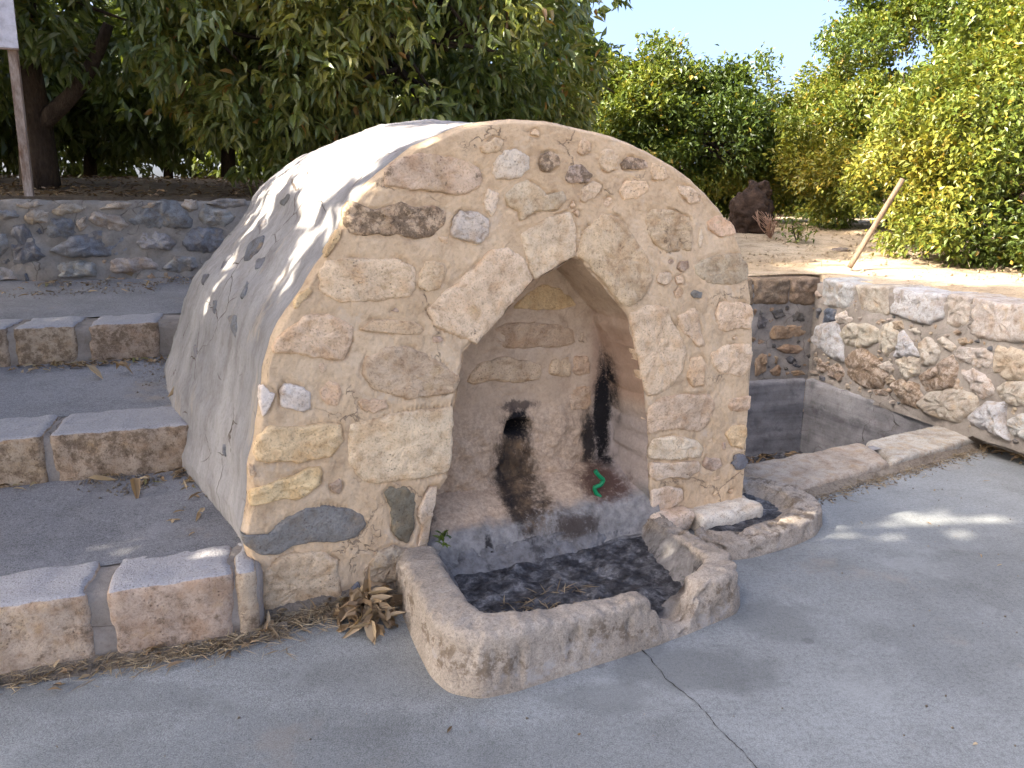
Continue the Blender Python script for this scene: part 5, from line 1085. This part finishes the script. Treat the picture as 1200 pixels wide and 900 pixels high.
# big dry leaves heaped beside the trough
lp0 = fw(.40, -.16); pile = empty('leaf_pile', tuple(lp0), FROT, 'heap of curled tan dry leaves in the corner between fountain and trough', 'leaf pile')
mv = []
for k in range(5):
    T_ = LEAF8 * np.array([1, .30 + .05 * k, 1.0]); T_[:, 2] = T_[:, 2] * (2.0 + .8 * (k % 3)) + .9 * (T_[:, 0] - .5) ** 2 * (1 if k % 2 else -1)
    me = bpy.data.meshes.new('leaf'); me.from_pydata(T_.tolist(), [], [[0, 2, 1], [0, 3, 2], [2, 5, 4, 1], [3, 6, 5, 2], [5, 7, 4], [6, 7, 5]]); me.materials.append(DRY)
    at = me.attributes.new('tint', 'FLOAT', 'FACE'); at.data.foreach_set('value', np.full(6, (.35, .5, .62, .75, .25)[k], np.float32)); me.update(); mv.append(me)
for k in range(95):
    o = bpy.data.objects.new('leaf', mv[k % 5]); COL.objects.link(o); o.parent = pile; r_ = g.uniform(0, 1) ** .6; th = g.uniform(0, 6.28)
    o.location = (.10 * r_ * math.cos(th), .17 * r_ * math.sin(th), .02 + .06 * (1 - r_) * g.uniform(.4, 1.3)); s = g.uniform(.055, .105); o.scale = (s, s, s); o.rotation_euler = (g.normal(0, .7), g.normal(0, .5), g.uniform(0, 6.28))
for k, (px, py, zz_, tk_, lb) in enumerate(((105, 571, .325, 3, ''), (157, 571, .325, 1, ''), (197, 465, .60, 2, ''), (135, 432, .655, 0, ''), (100, 436, .655, 3, ''), (148, 327, 1.02, 1, ''))):
    p = gz(px, py, zz_); o = bpy.data.objects.new('fallen_leaf', mv[tk_]); COL.objects.link(o); o.location = (p[0], p[1], zz_ + .02); o.scale = (.12, .12, .12); o.rotation_euler = (g.normal(0, .2), g.normal(0, .2), g.uniform(0, 6.28))
    tag(o, ['dry leaf left of the step end on the lowest tread', 'curled tan leaf by the litter on the lowest tread', 'pale leaf against the vault on the middle tread', 'light leaf at the foot of the top riser', 'thin dry leaf at the foot of the top riser left of the light one', 'broad pale leaf at the foot of the fieldstone wall'][k], 'leaf', 'fallen leaves on the steps')
# litter in the trough and the tank
n = 160; u_ = g.uniform(.85, 1.25, n); v__ = g.uniform(-.62, -.35, n); P = np.array([fw(a, b, .035) for a, b in zip(u_, v__)]); scatter('straw', P, g.uniform(.03, .10, n), g.uniform(.002, .008, n), STRAW, g.uniform(0, .7, n), 4, .3, 'dry stalks lying in the large trough')
n = 500; s_ = g.uniform(.1, .95, n)[:, None]; t_ = g.uniform(.3, .95, n)[:, None]; P = (1 - s_) * ((1 - t_) * c_fl + t_ * c_bl) + s_ * ((1 - t_) * c_fr + t_ * c_br)
scatter('leaf_litter', np.c_[P, np.full(n, -.56)], g.uniform(.06, .14, n), g.uniform(.015, .04, n), DRY, g.uniform(0, .5, n), 8, .3, 'dead leaves and rubbish on the tank floor')
# odd bits lying about on the pavement and pebbles on the dry soil
P = np.c_[g.uniform(-1.6, 3.0, 260), g.uniform(1.3, 4.6, 260), np.full(260, .004)]; crumbs(P[(P[:, 1] < 2.2) | (P[:, 0] > 1.2)], .002, .006, 'scattered grit on the pavement')
P = np.c_[g.uniform(-1.6, 3.0, 60), g.uniform(1.3, 4.4, 60), np.full(60, .006)]; P = P[(P[:, 1] < 2.15) | (P[:, 0] > 1.75)]; scatter('leaf_litter', P, g.uniform(.012, .05, len(P)), g.uniform(.004, .012, len(P)), DRY, g.uniform(0, .9, len(P)), 8, .15, 'a few dry leaf scraps on the pavement')
n = 2600; X = g.uniform(1.5, 9, n); Y = g.uniform(5.6, 13.5, n); ok = (X - TC[0]) * -RN[0] + (Y - TC[1]) * -RN[1] > .5; ok |= Y > 7.6; X, Y = X[ok], Y[ok]; crumbs(np.c_[X, Y, terr_z(X, Y) + .01], .006, .03, 'pebbles and clods on the dry soil', SOIL)
# crack in the pavement
ck = [(752, 762), (768, 780), (780, 795), (800, 812), (818, 826), (832, 842), (846, 858), (860, 872), (875, 886), (892, 905), (905, 930)]
ckp = resample(np.array([gz(*p)[:2] for p in ck]), 90, False); ckp += np.c_[.008 * fbm(np.c_[ckp, 0 * ckp[:, :1]], 18, 3), .006 * fbm(np.c_[ckp, 0 * ckp[:, :1] + 4], 25, 3)]
V = []; dd = np.gradient(ckp, axis=0); dd /= np.linalg.norm(dd, axis=1)[:, None]; nn_ = np.c_[-dd[:, 1], dd[:, 0]]; wv = .0014 * (1 + 1.3 * fbm(np.c_[ckp, 0 * ckp[:, :1]], 30, 2)); wv = np.clip(wv, .0004, .0032)
for i in range(90): V += [(*(ckp[i] - nn_[i] * wv[i]), .003), (*(ckp[i] + nn_[i] * wv[i]), .003)]
o = mesh_obj('pavement_crack', V, [(2 * i, 2 * i + 1, 2 * i + 3, 2 * i + 2)[::-1] for i in range(89)], mat_simple('crack_dirt', (.02, .017, .015), (.05, .042, .036), 30, .1), smooth=False); tag(o, kind='structure')
# green plastic hose end in the niche
GREEN = mat_simple('green_plastic', (.005, .16, .06), (.012, .24, .09), 8, .1, .35, .002); 
hp = [fl(*p, .08) for p in ((697, 551), (701, 557), (707, 562), (704, 568), (697, 572), (699, 578), (706, 586))]
hz = empty('hose_piece', tuple(fw(hp[-1][0], .08, hp[-1][1])), FROT, 'short kinked bright green plastic hose on the stained niche foot', 'hose')
hv_ = resample(chaikin(np.array([(p[0] - hp[-1][0], g.normal(0, .006), p[1] - hp[-1][1]) for p in hp]), 1)[:-2], 24, False); v, f = tube(hv_, [.011] * 24, 10); mesh_obj('tube', np.array(v), f, GREEN, hz)
# tiny weed at the trough corner
wp = fw(.775, -.03, .17); ws = empty('green_weed', tuple(wp), 0, 'tiny green weed growing in the corner where trough and niche meet', 'weed')
leaf_cloud('foliage', g.normal(0, .012, (22, 3)) + [0, 0, .03], g.normal(0, .6, (22, 3)) + [0, 0, .8], g.uniform(.03, .05, 22), g.uniform(.008, .014, 22), g.uniform(0, .4, 22), CITRUS, ws, g, 8)
